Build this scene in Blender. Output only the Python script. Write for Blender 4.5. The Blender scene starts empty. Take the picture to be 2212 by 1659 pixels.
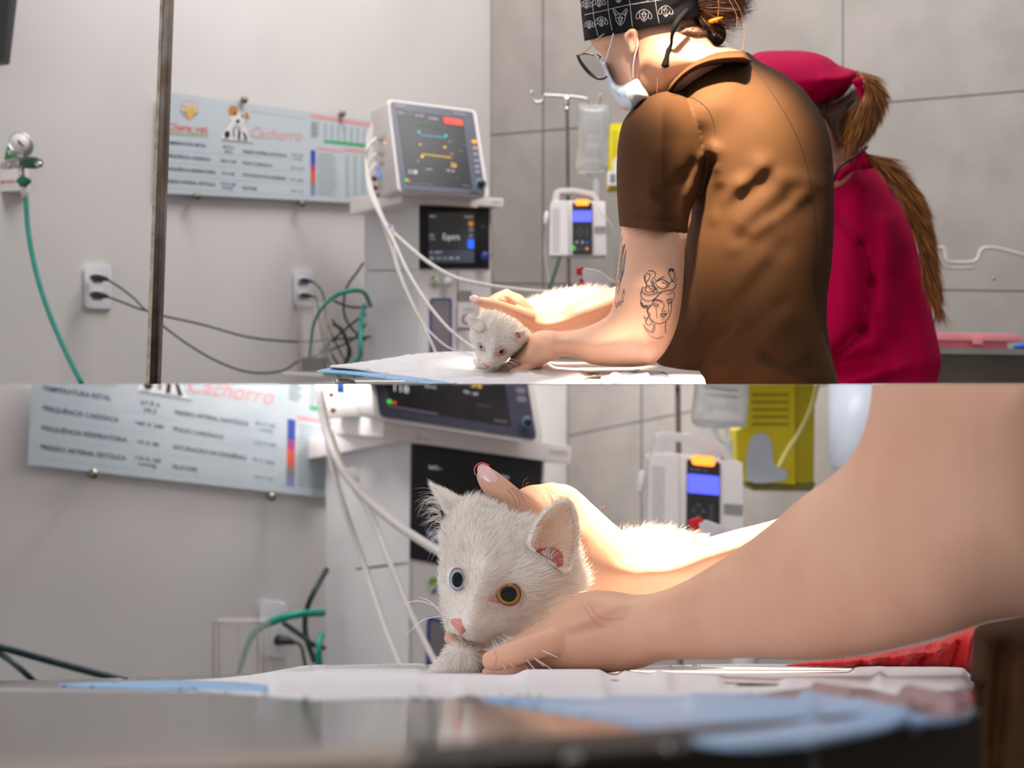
import bpy, bmesh, math, random
import numpy as np
from mathutils import Vector, Matrix, Quaternion
from mathutils.bvhtree import BVHTree

# ---------------------------------------------------------------- camera, world, lights
W_, H_ = 2212.0, 1659.0
F = 2700.0
CX, CY = 1106.0, 829.5
sc = bpy.context.scene
COL = sc.collection
cam = bpy.data.cameras.new('camera'); camo = bpy.data.objects.new('camera', cam); COL.objects.link(camo)
camo.location = (0, 0, 0); camo.rotation_euler = (math.pi/2, 0, 0)
cam.sensor_width = 36; cam.lens = F*36/W_; cam.clip_start = 0.02; cam.clip_end = 60
cam.dof.use_dof = True; cam.dof.focus_distance = 1.44; cam.dof.aperture_fstop = 6.0
sc.camera = camo
sc.view_settings.view_transform = 'Standard'
try: sc.view_settings.look = 'None'
except Exception: pass
sc.view_settings.gamma = 1.0; sc.view_settings.use_curve_mapping = False
sc.view_settings.exposure = 0.0

wd = bpy.data.worlds.new('room_air'); sc.world = wd; wd.use_nodes = True
nt = wd.node_tree; nt.nodes.clear()
out = nt.nodes.new('ShaderNodeOutputWorld'); bg = nt.nodes.new('ShaderNodeBackground')
tc = nt.nodes.new('ShaderNodeTexCoord'); dt = nt.nodes.new('ShaderNodeVectorMath'); dt.operation = 'DOT_PRODUCT'; cr = nt.nodes.new('ShaderNodeValToRGB')
dt.inputs[1].default_value = Vector((-0.66, -0.16, 0.72)).normalized()
mr = nt.nodes.new('ShaderNodeMapRange'); mr.inputs[1].default_value = -1; mr.inputs[2].default_value = 1
nt.links.new(tc.outputs['Generated'], dt.inputs[0]); nt.links.new(dt.outputs['Value'], mr.inputs[0])
nt.links.new(mr.outputs[0], cr.inputs[0]); nt.links.new(cr.outputs[0], bg.inputs[0]); nt.links.new(bg.outputs[0], out.inputs[0])
e = cr.color_ramp.elements; e[0].position = 0.20; e[0].color = (0.07, 0.06, 0.055, 1); e[1].position = 0.78; e[1].color = (0.98, 0.96, 0.97, 1)
bg.inputs[1].default_value = 0.80

def area(name, loc, target, sx_, sy_, power, col=(1, 1, 1)):
    l = bpy.data.lights.new(name, 'AREA'); l.shape = 'RECTANGLE'; l.size = sx_; l.size_y = sy_; l.energy = power; l.color = col
    o = bpy.data.objects.new(name, l); COL.objects.link(o); o.location = loc
    o.rotation_euler = (Vector(target)-Vector(loc)).to_track_quat('-Z', 'Y').to_euler(); return o
def spot(name, loc, target, ang, power, col, size=0.05, blend=0.5):
    l = bpy.data.lights.new(name, 'SPOT'); l.spot_size = math.radians(ang); l.spot_blend = blend; l.energy = power; l.color = col; l.shadow_soft_size = size
    o = bpy.data.objects.new(name, l); COL.objects.link(o); o.location = loc
    o.rotation_euler = (Vector(target)-Vector(loc)).to_track_quat('-Z', 'Y').to_euler(); return o
area('ceiling_panel_light', (0.2, 2.6, 2.3), (0.0, 4.3, 0.4), 1.8, 0.6, 54, (1, 0.985, 0.965))
area('rear_fill_light', (-1.0, 4.6, 0.75), (-1.0, 4.9, -0.8), 0.9, 0.3, 34, (1.0, 0.985, 0.97))  # added fills hidden behind the upper wall, brighten the lower back walls
area('rear_fill_light', (0.75, 5.3, 0.8), (0.7, 5.6, -0.8), 1.3, 0.4, 36, (1.0, 0.985, 0.97))  # same hidden fill, for the lower tiled wall
area('left_fill_light', (-2.2, -0.2, 0.5), (0.1, 1.6, -0.1), 1.2, 1.0, 10, (0.95, 0.97, 1.0))  # fill light added from the left, brightens the cat
spot('surgical_lamp', (-0.08, 1.74, 1.30), (0.07, 1.80, 0.1), 15, 210, (1, 0.80, 0.56), 0.06, 0.7)
spot('surgical_lamp', (0.10, 1.16, 1.12), (0.288, 1.70, 0.385), 16, 560, (1, 0.82, 0.58), 0.04, 1.0)
spot('eye_catch_fill', (0.0, 0.30, 0.62), (0.0, 1.3, -0.3), 40, 3.5, (1, 0.96, 0.9), 0.02, 1.0)  # added spot near the camera: eye catchlight and mild fill
spot('examination_lamp', (0.23, 1.36, 0.80), (0.19, 1.51, -0.22), 22, 380, (1, 0.80, 0.56), 0.05, 0.5)

# ---------------------------------------------------------------- helpers
def P(px, py, D): return Vector(((px-CX)/F*D, D, (CY-py)/F*D))
def Pn(px, py, D):
    px = np.asarray(px, float); py = np.asarray(py, float); D = np.asarray(D, float)+0*px
    return np.stack([(px-CX)/F*D, D, (CY-py)/F*D], -1)
def plane3(a, b, c):
    A = np.array([[1, a[0], a[1]], [1, b[0], b[1]], [1, c[0], c[1]]], float); s = np.linalg.solve(A, np.array([1/a[2], 1/b[2], 1/c[2]]))
    return lambda x, y: 1.0/(s[0]+s[1]*np.asarray(x, float)+s[2]*np.asarray(y, float))
def homog(src, dst):
    A = []; B = []
    for (x, y), (u, v) in zip(src, dst):
        A += [[x, y, 1, 0, 0, 0, -u*x, -u*y], [0, 0, 0, x, y, 1, -v*x, -v*y]]; B += [u, v]
    h = np.linalg.solve(np.array(A, float), np.array(B, float))
    def f(x, y):
        x = np.asarray(x, float); y = np.asarray(y, float); w = h[6]*x+h[7]*y+1
        return (h[0]*x+h[1]*y+h[2])/w, (h[3]*x+h[4]*y+h[5])/w
    return f
IDN = lambda x, y: (np.asarray(x, float), np.asarray(y, float))

def s2l(c): return tuple(((v/255)/12.92 if v/255 <= 0.04045 else ((v/255+0.055)/1.055)**2.4) for v in c)
MATS = {}
def mat(name, rgb, rough=0.6, metal=0.0, spec=0.5, sss=0.0, sssr=(1, .35, .2), ssc=0.01, noise=None, bump=None, trans=0.0, emis=0.0, coat=0.0, alpha=1.0, sheen=0.0, ior=1.45, lin=False):
    if name in MATS: return MATS[name]
    m = bpy.data.materials.new(name); m.use_nodes = True; n = m.node_tree.nodes; L = m.node_tree.links; b = n['Principled BSDF']
    c = rgb if lin else s2l(rgb)
    b.inputs['Base Color'].default_value = (*c, 1); b.inputs['Roughness'].default_value = rough; b.inputs['Metallic'].default_value = metal
    b.inputs['Specular IOR Level'].default_value = spec; b.inputs['IOR'].default_value = ior
    if sss: b.inputs['Subsurface Weight'].default_value = sss; b.inputs['Subsurface Radius'].default_value = sssr; b.inputs['Subsurface Scale'].default_value = ssc
    if trans: b.inputs['Transmission Weight'].default_value = trans
    if coat: b.inputs['Coat Weight'].default_value = coat; b.inputs['Coat Roughness'].default_value = 0.05
    if alpha < 1: b.inputs['Alpha'].default_value = alpha
    if sheen: b.inputs['Sheen Weight'].default_value = sheen
    if emis: b.inputs['Emission Color'].default_value = (*c, 1); b.inputs['Emission Strength'].default_value = emis
    if noise:                       # (scale, second colour, detail)
        t = n.new('ShaderNodeTexCoord'); nz = n.new('ShaderNodeTexNoise'); nz.inputs['Scale'].default_value = noise[0]; nz.inputs['Detail'].default_value = noise[2] if len(noise) > 2 else 3
        r = n.new('ShaderNodeValToRGB'); r.color_ramp.elements[0].position = .35; r.color_ramp.elements[1].position = .68
        r.color_ramp.elements[0].color = (*c, 1); r.color_ramp.elements[1].color = (*s2l(noise[1]), 1)
        L.new(t.outputs['Object'], nz.inputs['Vector']); L.new(nz.outputs[0], r.inputs[0]); L.new(r.outputs[0], b.inputs['Base Color'])
    if bump:                        # (scale, strength, distance)
        t = n.new('ShaderNodeTexCoord'); nz = n.new('ShaderNodeTexNoise'); nz.inputs['Scale'].default_value = bump[0]; nz.inputs['Detail'].default_value = 4
        bp = n.new('ShaderNodeBump'); bp.inputs['Strength'].default_value = bump[1]; bp.inputs['Distance'].default_value = bump[2]
        L.new(t.outputs['Object'], nz.inputs['Vector']); L.new(nz.outputs[0], bp.inputs['Height']); L.new(bp.outputs[0], b.inputs['Normal'])
    MATS[name] = m; return m

def catmull(pts, closed=False, sub=6):
    p = np.asarray(pts, float); n = len(p); out_ = []
    rng_ = range(n) if closed else range(n-1)
    for i in rng_:
        if closed: a, b, c, d = p[(i-1) % n], p[i], p[(i+1) % n], p[(i+2) % n]
        else: a, b, c, d = p[max(i-1, 0)], p[i], p[i+1], p[min(i+2, n-1)]
        for k in range(sub):
            t = k/sub; out_.append(0.5*((2*b)+(-a+c)*t+(2*a-5*b+4*c-d)*t*t+(-a+3*b-3*c+d)*t**3))
    if not closed: out_.append(p[-1])
    return np.array(out_)

def polydist(X, Y, poly):
    a = poly; b = np.roll(poly, -1, 0)
    best = np.full(X.shape, 1e18); nx = X.copy(); ny = Y.copy(); ins = np.zeros(X.shape, bool)
    for (x1, y1), (x2, y2) in zip(a, b):
        dx, dy = x2-x1, y2-y1; l2 = dx*dx+dy*dy+1e-12
        t = np.clip(((X-x1)*dx+(Y-y1)*dy)/l2, 0, 1); qx = x1+t*dx; qy = y1+t*dy; d = (X-qx)**2+(Y-qy)**2
        m = d < best; best[m] = d[m]; nx[m] = qx[m]; ny[m] = qy[m]
        if y1 != y2:
            c = ((y1 > Y) != (y2 > Y)) & (X < (x2-x1)*(Y-y1)/(y2-y1)+x1); ins ^= c
    return np.sqrt(best), nx, ny, ins

def gridpoly(poly, step, spl=True):
    poly = catmull(poly, True, 5) if spl else np.asarray(poly, float)
    x0, y0 = poly.min(0)-step*1.5; x1, y1 = poly.max(0)+step*1.5
    xs = np.arange(x0, x1+step, step); ys = np.arange(y0, y1+step, step); X, Y = np.meshgrid(xs, ys)
    d, nx, ny, ins = polydist(X, Y, poly)
    cell = (ins[:-1, :-1] | ins[1:, :-1] | ins[:-1, 1:] | ins[1:, 1:])
    used = np.zeros(X.shape, bool)
    used[:-1, :-1] |= cell; used[1:, :-1] |= cell; used[:-1, 1:] |= cell; used[1:, 1:] |= cell
    near = ins & (d < step*0.3)
    sn = (used & ~ins) | near
    X = np.where(sn, nx, X); Y = np.where(sn, ny, Y); d = np.where(sn, 0, d)
    return X, Y, d, used, cell, sn

def ridge(X, Y, a, b, w, amp):
    dx, dy = b[0]-a[0], b[1]-a[1]; l2 = dx*dx+dy*dy+1e-9; t = np.clip(((X-a[0])*dx+(Y-a[1])*dy)/l2, 0, 1)
    d2 = (X-a[0]-t*dx)**2+(Y-a[1]-t*dy)**2; return amp*np.exp(-d2/(2*w*w))
def bumpsum(X, Y, bumps):
    h = np.zeros(X.shape)
    for bb in bumps:
        if callable(bb): h += bb(X, Y)
        elif len(bb) == 5: h += bb[4]*np.exp(-(((X-bb[0])/bb[2])**2+((Y-bb[1])/bb[3])**2)/2)
        else: h += ridge(X, Y, (bb[0], bb[1]), (bb[2], bb[3]), bb[4], bb[5])
    return h

def inflate(poly, D, T, R, step=4, bumps=(), back=1.0, spl=True, mi=0, blur=6, mp=IDN, dk=1.0):
    """solid, rounded body with the given outline at distance D and half thickness T"""
    if mp is not IDN: a = np.asarray(poly, float); poly = np.stack(mp(a[:, 0], a[:, 1]), -1)
    X, Y, d, used, cell, sn = gridpoly(poly, step, spl)
    if callable(T): T = T(X, Y)
    if callable(R): R = R(X, Y)
    t = np.clip(d/R, 0, 1); h = np.sqrt(np.clip(1-(1-t)**2, 0, 1))
    fixed = sn | ~used
    for _ in range(blur):
        g = h.copy(); g[1:-1, 1:-1] = (h[1:-1, 1:-1]*2+h[:-2, 1:-1]+h[2:, 1:-1]+h[1:-1, :-2]+h[1:-1, 2:])/6; h = np.where(fixed, h, g)
    Dc = (D(X, Y) if callable(D) else D+0*X)*dk
    hf = h*T+(bumpsum(X, Y, bumps)*np.clip(t*2.5, 0, 1) if bumps else 0)
    vf = Pn(X, Y, Dc-hf); vb = Pn(X, Y, Dc+h*T*back)
    idx = -np.ones(X.shape, int); n = used.sum(); idx[used] = np.arange(n)
    idb = idx.copy(); ib = used & ~sn; nb = ib.sum(); idb[ib] = n+np.arange(nb)
    verts = np.concatenate([vf[used], vb[ib]])
    ci, cj = np.nonzero(cell)
    f = np.stack([idx[ci, cj], idx[ci+1, cj], idx[ci+1, cj+1], idx[ci, cj+1]], -1)
    b = np.stack([idb[ci, cj], idb[ci, cj+1], idb[ci+1, cj+1], idb[ci+1, cj]], -1)
    keep = ~np.all(f == b[:, [0, 3, 2, 1]], axis=1)
    return [verts, f.tolist()+b[keep].tolist(), mi]

def sheet(poly, Dfn, thick=0.0015, step=6, bumps=(), spl=True, mi=0, mib=None):
    """thin cloth or paper: folds lift along the vertical"""
    X, Y, d, used, cell, sn = gridpoly(poly, step, spl)
    v = Pn(X, Y, Dfn(X, Y))
    if bumps: v[..., 2] += bumpsum(X, Y, bumps)
    idx = -np.ones(X.shape, int); n = used.sum(); idx[used] = np.arange(n)
    V = v[used]; ci, cj = np.nonzero(cell)
    f = np.stack([idx[ci, cj], idx[ci+1, cj], idx[ci+1, cj+1], idx[ci, cj+1]], -1)
    Vb = V.copy(); Vb[:, 2] -= thick; Vb[:, 1] += thick*0.3
    fb = f[:, ::-1]+n
    from collections import Counter
    ed = Counter()
    for q in f:
        for a, b in zip(q, np.roll(q, -1)): ed[(a, b)] += 1
    side = [[b, a, a+n, b+n] for (a, b) in ed if (b, a) not in ed]
    return [np.concatenate([V, Vb]), f.tolist()+fb.tolist()+side, mi]

def flat(poly, Dfn, thick=0.0, off=0.0, mi=0, mp=IDN, dk=1.0, ext=None):
    """flat polygon standing on a plane, with real thickness when thick > 0 (ext: direction it extends back)"""
    a = np.asarray(poly, float); x, y = a[:, 0], a[:, 1]; D = (Dfn(x, y) if callable(Dfn) else Dfn+0*x)*(dk-off/3.6)
    x, y = mp(x, y); v = Pn(x, y, D); n = len(v)
    if thick == 0: return [v, [list(range(n))[::-1]], mi]
    e_ = np.array(ext if ext is not None else (0, 1, 0), float); e_ = e_/np.linalg.norm(e_)*thick
    fs = [list(range(n))[::-1], [i+n for i in range(n)]]+[[i, (i+1) % n, (i+1) % n+n, i+n] for i in range(n)]
    return [np.concatenate([v, v+e_]), fs, mi]
def rect(x0, y0, x1, y1): return [(x0, y0), (x1, y0), (x1, y1), (x0, y1)]
def rrect(x0, y0, x1, y1, r, k=4):
    o = []
    for cx, cy, a0 in ((x1-r, y0+r, -90), (x1-r, y1-r, 0), (x0+r, y1-r, 90), (x0+r, y0+r, 180)):
        for i in range(k+1):
            t = math.radians(a0+90*i/k); o.append((cx+r*math.cos(t), cy+r*math.sin(t)))
    return o
def circ(cx, cy, rx, ry=None, n=20): ry = ry or rx; return [(cx+rx*math.cos(2*math.pi*i/n), cy+ry*math.sin(2*math.pi*i/n)) for i in range(n)]

def tube(pts, r, n=10, mi=0, sub=5, spl=True):
    p = np.array([list(q) for q in pts], float); rr = np.array(r, float) if hasattr(r, '__len__') else np.full(len(p), float(r))
    if spl and len(p) > 2:
        q = catmull(np.column_stack([p, rr]), False, sub); p, rr = q[:, :3], np.maximum(q[:, 3], 1e-5)
    T_ = np.gradient(p, axis=0); T_ /= np.linalg.norm(T_, axis=1)[:, None]+1e-12
    up = np.array([0, 0, 1.0]) if abs(T_[0][2]) < .9 else np.array([1.0, 0, 0])
    u = np.cross(T_[0], up); u /= np.linalg.norm(u); V = []; a = np.arange(n)*2*math.pi/n
    for i in range(len(p)):
        u = u-T_[i]*np.dot(u, T_[i]); u /= np.linalg.norm(u)+1e-12; w = np.cross(T_[i], u)
        V.append(p[i]+rr[i]*(np.cos(a)[:, None]*u+np.sin(a)[:, None]*w))
    m = len(p); V = np.concatenate(V+[p[:1]-T_[:1]*rr[0]*.6, p[-1:]+T_[-1:]*rr[-1]*.6]); fs = []
    for i in range(m-1):
        for k in range(n): fs.append([i*n+k, i*n+(k+1) % n, (i+1)*n+(k+1) % n, (i+1)*n+k])
    for k in range(n): fs.append([m*n, (k+1) % n, k]); fs.append([m*n+1, (m-1)*n+k, (m-1)*n+(k+1) % n])
    return [V, fs, mi]
def ptube(px, r, n=10, mi=0, mp=IDN, dk=1.0, sub=5, pxr=True):
    """tube through (px, py, D) points, radius in pixels at that distance"""
    pts = []; rs = []
    for i, q in enumerate(px):
        x, y = mp(q[0], q[1]); D = q[2]*dk; pts.append(P(float(x), float(y), D)); ri = r[i] if hasattr(r, '__len__') else r
        rs.append(ri/F*D if pxr else ri)
    return tube(pts, rs, n, mi, sub)
def capsule_blob(c, r, n=16, mi=0, rot=None):
    V = []; fs = []; m = n//2
    for i in range(m+1):
        th = math.pi*i/m
        for k in range(n):
            ph = 2*math.pi*k/n; V.append((r[0]*math.sin(th)*math.cos(ph), r[1]*math.sin(th)*math.sin(ph), r[2]*math.cos(th)))
    V = np.array(V)
    if rot is not None: V = V @ np.array(rot.to_3x3() if hasattr(rot, 'to_3x3') else rot).T
    for i in range(m):
        for k in range(n): fs.append([i*n+k, (i+1)*n+k, (i+1)*n+(k+1) % n, i*n+(k+1) % n])
    return [V+np.array(c), fs, mi]
def cyl(a, b, r1, r2=None, n=24, mi=0): return tube([a, b], [r1, r2 if r2 is not None else r1], n, mi, spl=False)
def disc(c, nrm, r, h, n=28, mi=0, bev=0.12):
    c = np.array(c, float); nrm = np.array(nrm, float); nrm /= np.linalg.norm(nrm)
    return tube_profile(c, nrm, [(0, 0), (r*(1), 0), (r, h*(1-bev)), (r*(1-bev*.6), h), (0, h)], n, mi)
def tube_profile(c, ax, prof, n=28, mi=0):
    c = np.array(c, float); ax = np.array(ax, float); ax /= np.linalg.norm(ax)
    u = np.cross(ax, [0, 0, 1.0]) if abs(ax[2]) < .9 else np.cross(ax, [1.0, 0, 0]); u /= np.linalg.norm(u); w = np.cross(ax, u)
    a = np.arange(n)*2*math.pi/n; V = []; fs = []
    for r, h in prof: V.append(c+ax*h+r*(np.cos(a)[:, None]*u+np.sin(a)[:, None]*w))
    for i in range(len(prof)-1):
        for k in range(n): fs.append([i*n+k, (i+1)*n+k, (i+1)*n+(k+1) % n, i*n+(k+1) % n])
    return [np.concatenate(V), fs, mi]

def cutpiece(piece, a, b, keep_above=True):
    """trim a solid along the plane through two sight points, closing the cut"""
    nrm = P(*a, 1).cross(P(*b, 1)).normalized()
    if (nrm.z < 0) == keep_above: nrm = -nrm
    bm = bmesh.new(); me = bpy.data.meshes.new('x'); me.from_pydata([tuple(v) for v in piece[0]], [], piece[1]); bm.from_mesh(me)
    bmesh.ops.remove_doubles(bm, verts=bm.verts, dist=1e-6)
    r = bmesh.ops.bisect_plane(bm, geom=bm.verts[:]+bm.edges[:]+bm.faces[:], plane_co=(0, 0, 0), plane_no=nrm, clear_inner=True)
    bmesh.ops.holes_fill(bm, edges=[e for e in r['geom_cut'] if isinstance(e, bmesh.types.BMEdge)], sides=0)
    bm.verts.ensure_lookup_table(); bm.verts.index_update(); v = np.array([tuple(x.co) for x in bm.verts]); f = [[x.index for x in fc.verts] for fc in bm.faces]; bm.free(); bpy.data.meshes.remove(me); return [v, f, piece[2]]
def sint(xs, ys, w=70.0):
    """smooth interpolation along x"""
    return lambda x, y=None: sum(np.interp(np.asarray(x, float)+w*k, xs, ys) for k in (-1.5, -1, -.5, 0, .5, 1, 1.5))/7.0
def join(pieces):
    V = []; Fs = []; M = []; o = 0
    for v, f, mi in pieces:
        V.append(np.asarray(v, float)); Fs += [[i+o for i in q] for q in f]; M += [mi]*len(f); o += len(v)
    return np.concatenate(V), Fs, M
def bvh(pieces):
    V, Fs, M = join(pieces); return BVHTree.FromPolygons([tuple(v) for v in V], Fs)

def ray(tree, px, py, eps=0.0006):
    d = P(px, py, 1.0).normalized(); h = tree.ray_cast(Vector((0, 0, 0)), d)
    if h[0] is None: return None
    return h[0]-d*eps
def ink(tree, lines, w=2.0, mi=1, step=3.0, eps=0.0006, spl=True):
    """drawn lines that lie on the surface behind them"""
    V = []; Fs = []
    for ln in lines:
        wd_ = w
        if isinstance(ln, tuple) and len(ln) == 2 and hasattr(ln[0], '__len__') and not hasattr(ln[1], '__len__'): ln, wd_ = ln
        p = np.asarray(ln, float); p = catmull(p, False, 4) if spl and len(p) > 2 else p
        q = [p[0]]
        for i in range(len(p)-1):
            k = max(1, int(np.hypot(*(p[i+1]-p[i]))/step))
            for j in range(1, k+1): q.append(p[i]+(p[i+1]-p[i])*j/k)
        q = np.array(q); t = np.gradient(q, axis=0); t /= np.linalg.norm(t, axis=1)[:, None]+1e-9; nn = np.stack([-t[:, 1], t[:, 0]], -1)*wd_/2
        prev = None
        for i in range(len(q)):
            a = ray(tree, *(q[i]+nn[i]), eps); b = ray(tree, *(q[i]-nn[i]), eps)
            if a is None or b is None or (a-b).length > 0.02: prev = None; continue
            V += [tuple(a), tuple(b)]; k = len(V)
            if prev is not None and (Vector(V[prev])-a).length < 0.02: Fs.append([prev, prev+1, k-1, k-2])
            prev = k-2
    return [np.array(V).reshape(-1, 3), Fs, mi]
def inkfill(tree, poly, mi=1, step=2.5, eps=0.0005, spl=True):
    X, Y, d, used, cell, sn = gridpoly(poly, step, spl); idx = -np.ones(X.shape, int); V = []
    for i, j in zip(*np.nonzero(used)):
        h = ray(tree, X[i, j], Y[i, j], eps)
        if h is not None: idx[i, j] = len(V); V.append(tuple(h))
    Fs = []
    for i, j in zip(*np.nonzero(cell)):
        q = [idx[i, j], idx[i+1, j], idx[i+1, j+1], idx[i, j+1]]
        if min(q) >= 0 and max((Vector(V[q[0]])-Vector(V[k])).length for k in q) < .02: Fs.append(q)
    return [np.array(V).reshape(-1, 3), Fs, mi]

def settag(o, label=None, cat=None, group=None, kind=None):
    if label: o['label'] = label
    if cat: o['category'] = cat
    if group: o['group'] = group
    if kind: o['kind'] = kind
    return o
SIDE = {}; CUR = ['upper']
def mk(name, pieces, mats, parent=None, smooth=True, bevel=0, label=None, cat=None, group=None, kind=None, remesh=0, rsmooth=4, rmat=0, post=None, fixn=True):
    V, Fs, M = join(pieces); me = bpy.data.meshes.new(name); me.from_pydata([tuple(v) for v in V], [], Fs)
    for m in mats: me.materials.append(m)
    me.polygons.foreach_set('material_index', M); me.update()
    if fixn or bevel:
        bm = bmesh.new(); bm.from_mesh(me)
        bmesh.ops.remove_doubles(bm, verts=bm.verts, dist=1e-6); bmesh.ops.recalc_face_normals(bm, faces=bm.faces)
        if bevel: bmesh.ops.bevel(bm, geom=[e for e in bm.edges if len(e.link_faces) == 2 and e.calc_face_angle(0) > .5], offset=bevel, segments=2, affect='EDGES', profile=.7)
        bm.to_mesh(me); bm.free()
    o = bpy.data.objects.new(name, me); COL.objects.link(o)
    if remesh:
        r = o.modifiers.new('r', 'REMESH'); r.mode = 'VOXEL'; r.voxel_size = remesh
        s = o.modifiers.new('s', 'SMOOTH'); s.iterations = rsmooth; s.factor = .5
        dg = bpy.context.evaluated_depsgraph_get(); me2 = bpy.data.meshes.new_from_object(o.evaluated_get(dg)); o.modifiers.clear(); o.data = me2; bpy.data.meshes.remove(me); me = me2; me.name = name
        if not me.materials:
            for m in mats: me.materials.append(m)
        if post:
            vs = np.empty(len(me.vertices)*3); me.vertices.foreach_get('co', vs); vs = vs.reshape(-1, 3)
            base = [vs, [list(p.vertices) for p in me.polygons], rmat]
            extra = post(base); V, Fs, M = join([base]+extra)
            me3 = bpy.data.meshes.new(name); me3.from_pydata([tuple(v) for v in V], [], Fs)
            for m in mats: me3.materials.append(m)
            me3.polygons.foreach_set('material_index', M); me3.update(); o.data = me3; me = me3
    if smooth: 
        me.shade_smooth()
        if bevel or smooth == 'auto':
            try: me.set_sharp_from_angle(angle=math.radians(38))
            except Exception: pass
    # origin at the base centre
    n = len(me.vertices); co = np.empty(n*3); me.vertices.foreach_get('co', co); co = co.reshape(-1, 3)
    c = Vector(((co[:, 0].min()+co[:, 0].max())/2, (co[:, 1].min()+co[:, 1].max())/2, co[:, 2].min()))
    me.transform(Matrix.Translation(-c)); me.update(); o.location = c
    if parent is not None:
        o.parent = parent; o.matrix_parent_inverse = Matrix.Identity(4); o.location = c-Vector(parent['_w'])
    o['_w'] = tuple(c); SIDE[o.name] = CUR[0]
    return settag(o, label, cat, group, kind)
def mkeach(name, pieces, mats, parent, label=None):
    for p in pieces:
        if len(p[0]): mk(name, [[p[0], p[1], 0]], [mats[p[2]]], parent, smooth=False, label=label)
def thing(name, loc, label, cat, group=None):
    o = bpy.data.objects.new(name, None); COL.objects.link(o); o.location = loc; o.empty_display_size = .02; o['_w'] = tuple(loc); return settag(o, label, cat, group)

_fc = {}
def textpiece(s, x0, y0, x1, y1, h, Dfn, off=0.0012, mi=0, mp=IDN, dk=1.0, shear=0.0, bold=0.0):
    """lettering: baseline from (x0,y0) to (x1,y1), capital height h"""
    key = (s, shear, bold)
    if key not in _fc:
        c = bpy.data.curves.new('t', 'FONT'); c.body = s; c.size = 1; c.shear = shear; c.offset = bold; c.resolution_u = 3; o = bpy.data.objects.new('t', c); COL.objects.link(o)
        dg = bpy.context.evaluated_depsgraph_get(); me = bpy.data.meshes.new_from_object(o.evaluated_get(dg))
        v = np.empty(len(me.vertices)*3); me.vertices.foreach_get('co', v); v = v.reshape(-1, 3)
        _fc[key] = (v, [list(p.vertices) for p in me.polygons]); bpy.data.objects.remove(o); bpy.data.curves.remove(c); bpy.data.meshes.remove(me)
    v, fs = _fc[key]
    if len(v) == 0: return [np.zeros((0, 3)), [], mi]
    w = v[:, 0].max(); t = v[:, 0]/w; px = x0+t*(x1-x0); py = y0+t*(y1-y0)-v[:, 1]/0.7*h
    D = (Dfn(px, py) if callable(Dfn) else Dfn+0*px)*(dk-off/3.6)
    px, py = mp(px, py); return [Pn(px, py, D), fs, mi]

def fur(pieces, n, L, rad, flow, seed=1, lift=.45, mi=0, keep=None, jit=.35, droop=0.0):
    rg = np.random.default_rng(seed); V, Fs, M = join(pieces); tri = []
    for q in Fs:
        tri.append((q[0], q[1], q[2]))
        if len(q) == 4: tri.append((q[0], q[2], q[3]))
    tri = np.array(tri); A, B, C_ = V[tri[:, 0]], V[tri[:, 1]], V[tri[:, 2]]; N = np.cross(B-A, C_-A); ar = np.linalg.norm(N, axis=1)+1e-15
    cen = V.mean(0); N = N/ar[:, None]
    pick = rg.choice(len(tri), n, p=ar/ar.sum()); r1 = np.sqrt(rg.random(n))[:, None]; r2 = rg.random(n)[:, None]
    p = (1-r1)*A[pick]+r1*(1-r2)*B[pick]+r1*r2*C_[pick]; nn = N[pick]
    if keep is not None: k = keep(p, nn); p, nn = p[k], nn[k]; n = len(p)
    fl = flow(p); fl = fl-nn*(fl*nn).sum(1)[:, None]; fl /= np.linalg.norm(fl, axis=1)[:, None]+1e-9
    d = fl+nn*lift+rg.normal(0, jit*.5, (n, 3)); d /= np.linalg.norm(d, axis=1)[:, None]
    ln = (L(p) if callable(L) else L+np.zeros(n))*(.6+.7*rg.random(n))
    side = np.cross(d, rg.normal(0, 1, (n, 3))); side /= np.linalg.norm(side, axis=1)[:, None]+1e-9
    bend = -nn*.35*lift+np.array([0, 0, -droop]); pts = []
    for t, w in ((-.08, 1), (.35, .8), (.7, .5)):
        c = p+(d*t+bend*t*t)[:, :]*ln[:, None]; pts += [c+side*rad*w, c-side*rad*w]
    pts.append(p+(d+bend)*ln[:, None]); V2 = np.stack(pts, 1).reshape(-1, 3); b = np.arange(n)*7
    q = np.concatenate([np.stack([b, b+1, b+3, b+2], 1), np.stack([b+2, b+3, b+5, b+4], 1)]).tolist(); t3 = np.stack([b+4, b+5, b+6], 1).tolist()
    return [V2, q+t3, mi]
def orient_out(piece):
    """consistent outward normals for a closed piece"""
    bm = bmesh.new(); me = bpy.data.meshes.new('x'); me.from_pydata([tuple(v) for v in piece[0]], [], piece[1]); bm.from_mesh(me)
    bmesh.ops.recalc_face_normals(bm, faces=bm.faces); bm.verts.ensure_lookup_table()
    v = np.array([tuple(x.co) for x in bm.verts]); f = [[x.index for x in fc.verts] for fc in bm.faces]; bm.free(); bpy.data.meshes.remove(me); return [v, f, piece[2]]
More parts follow.
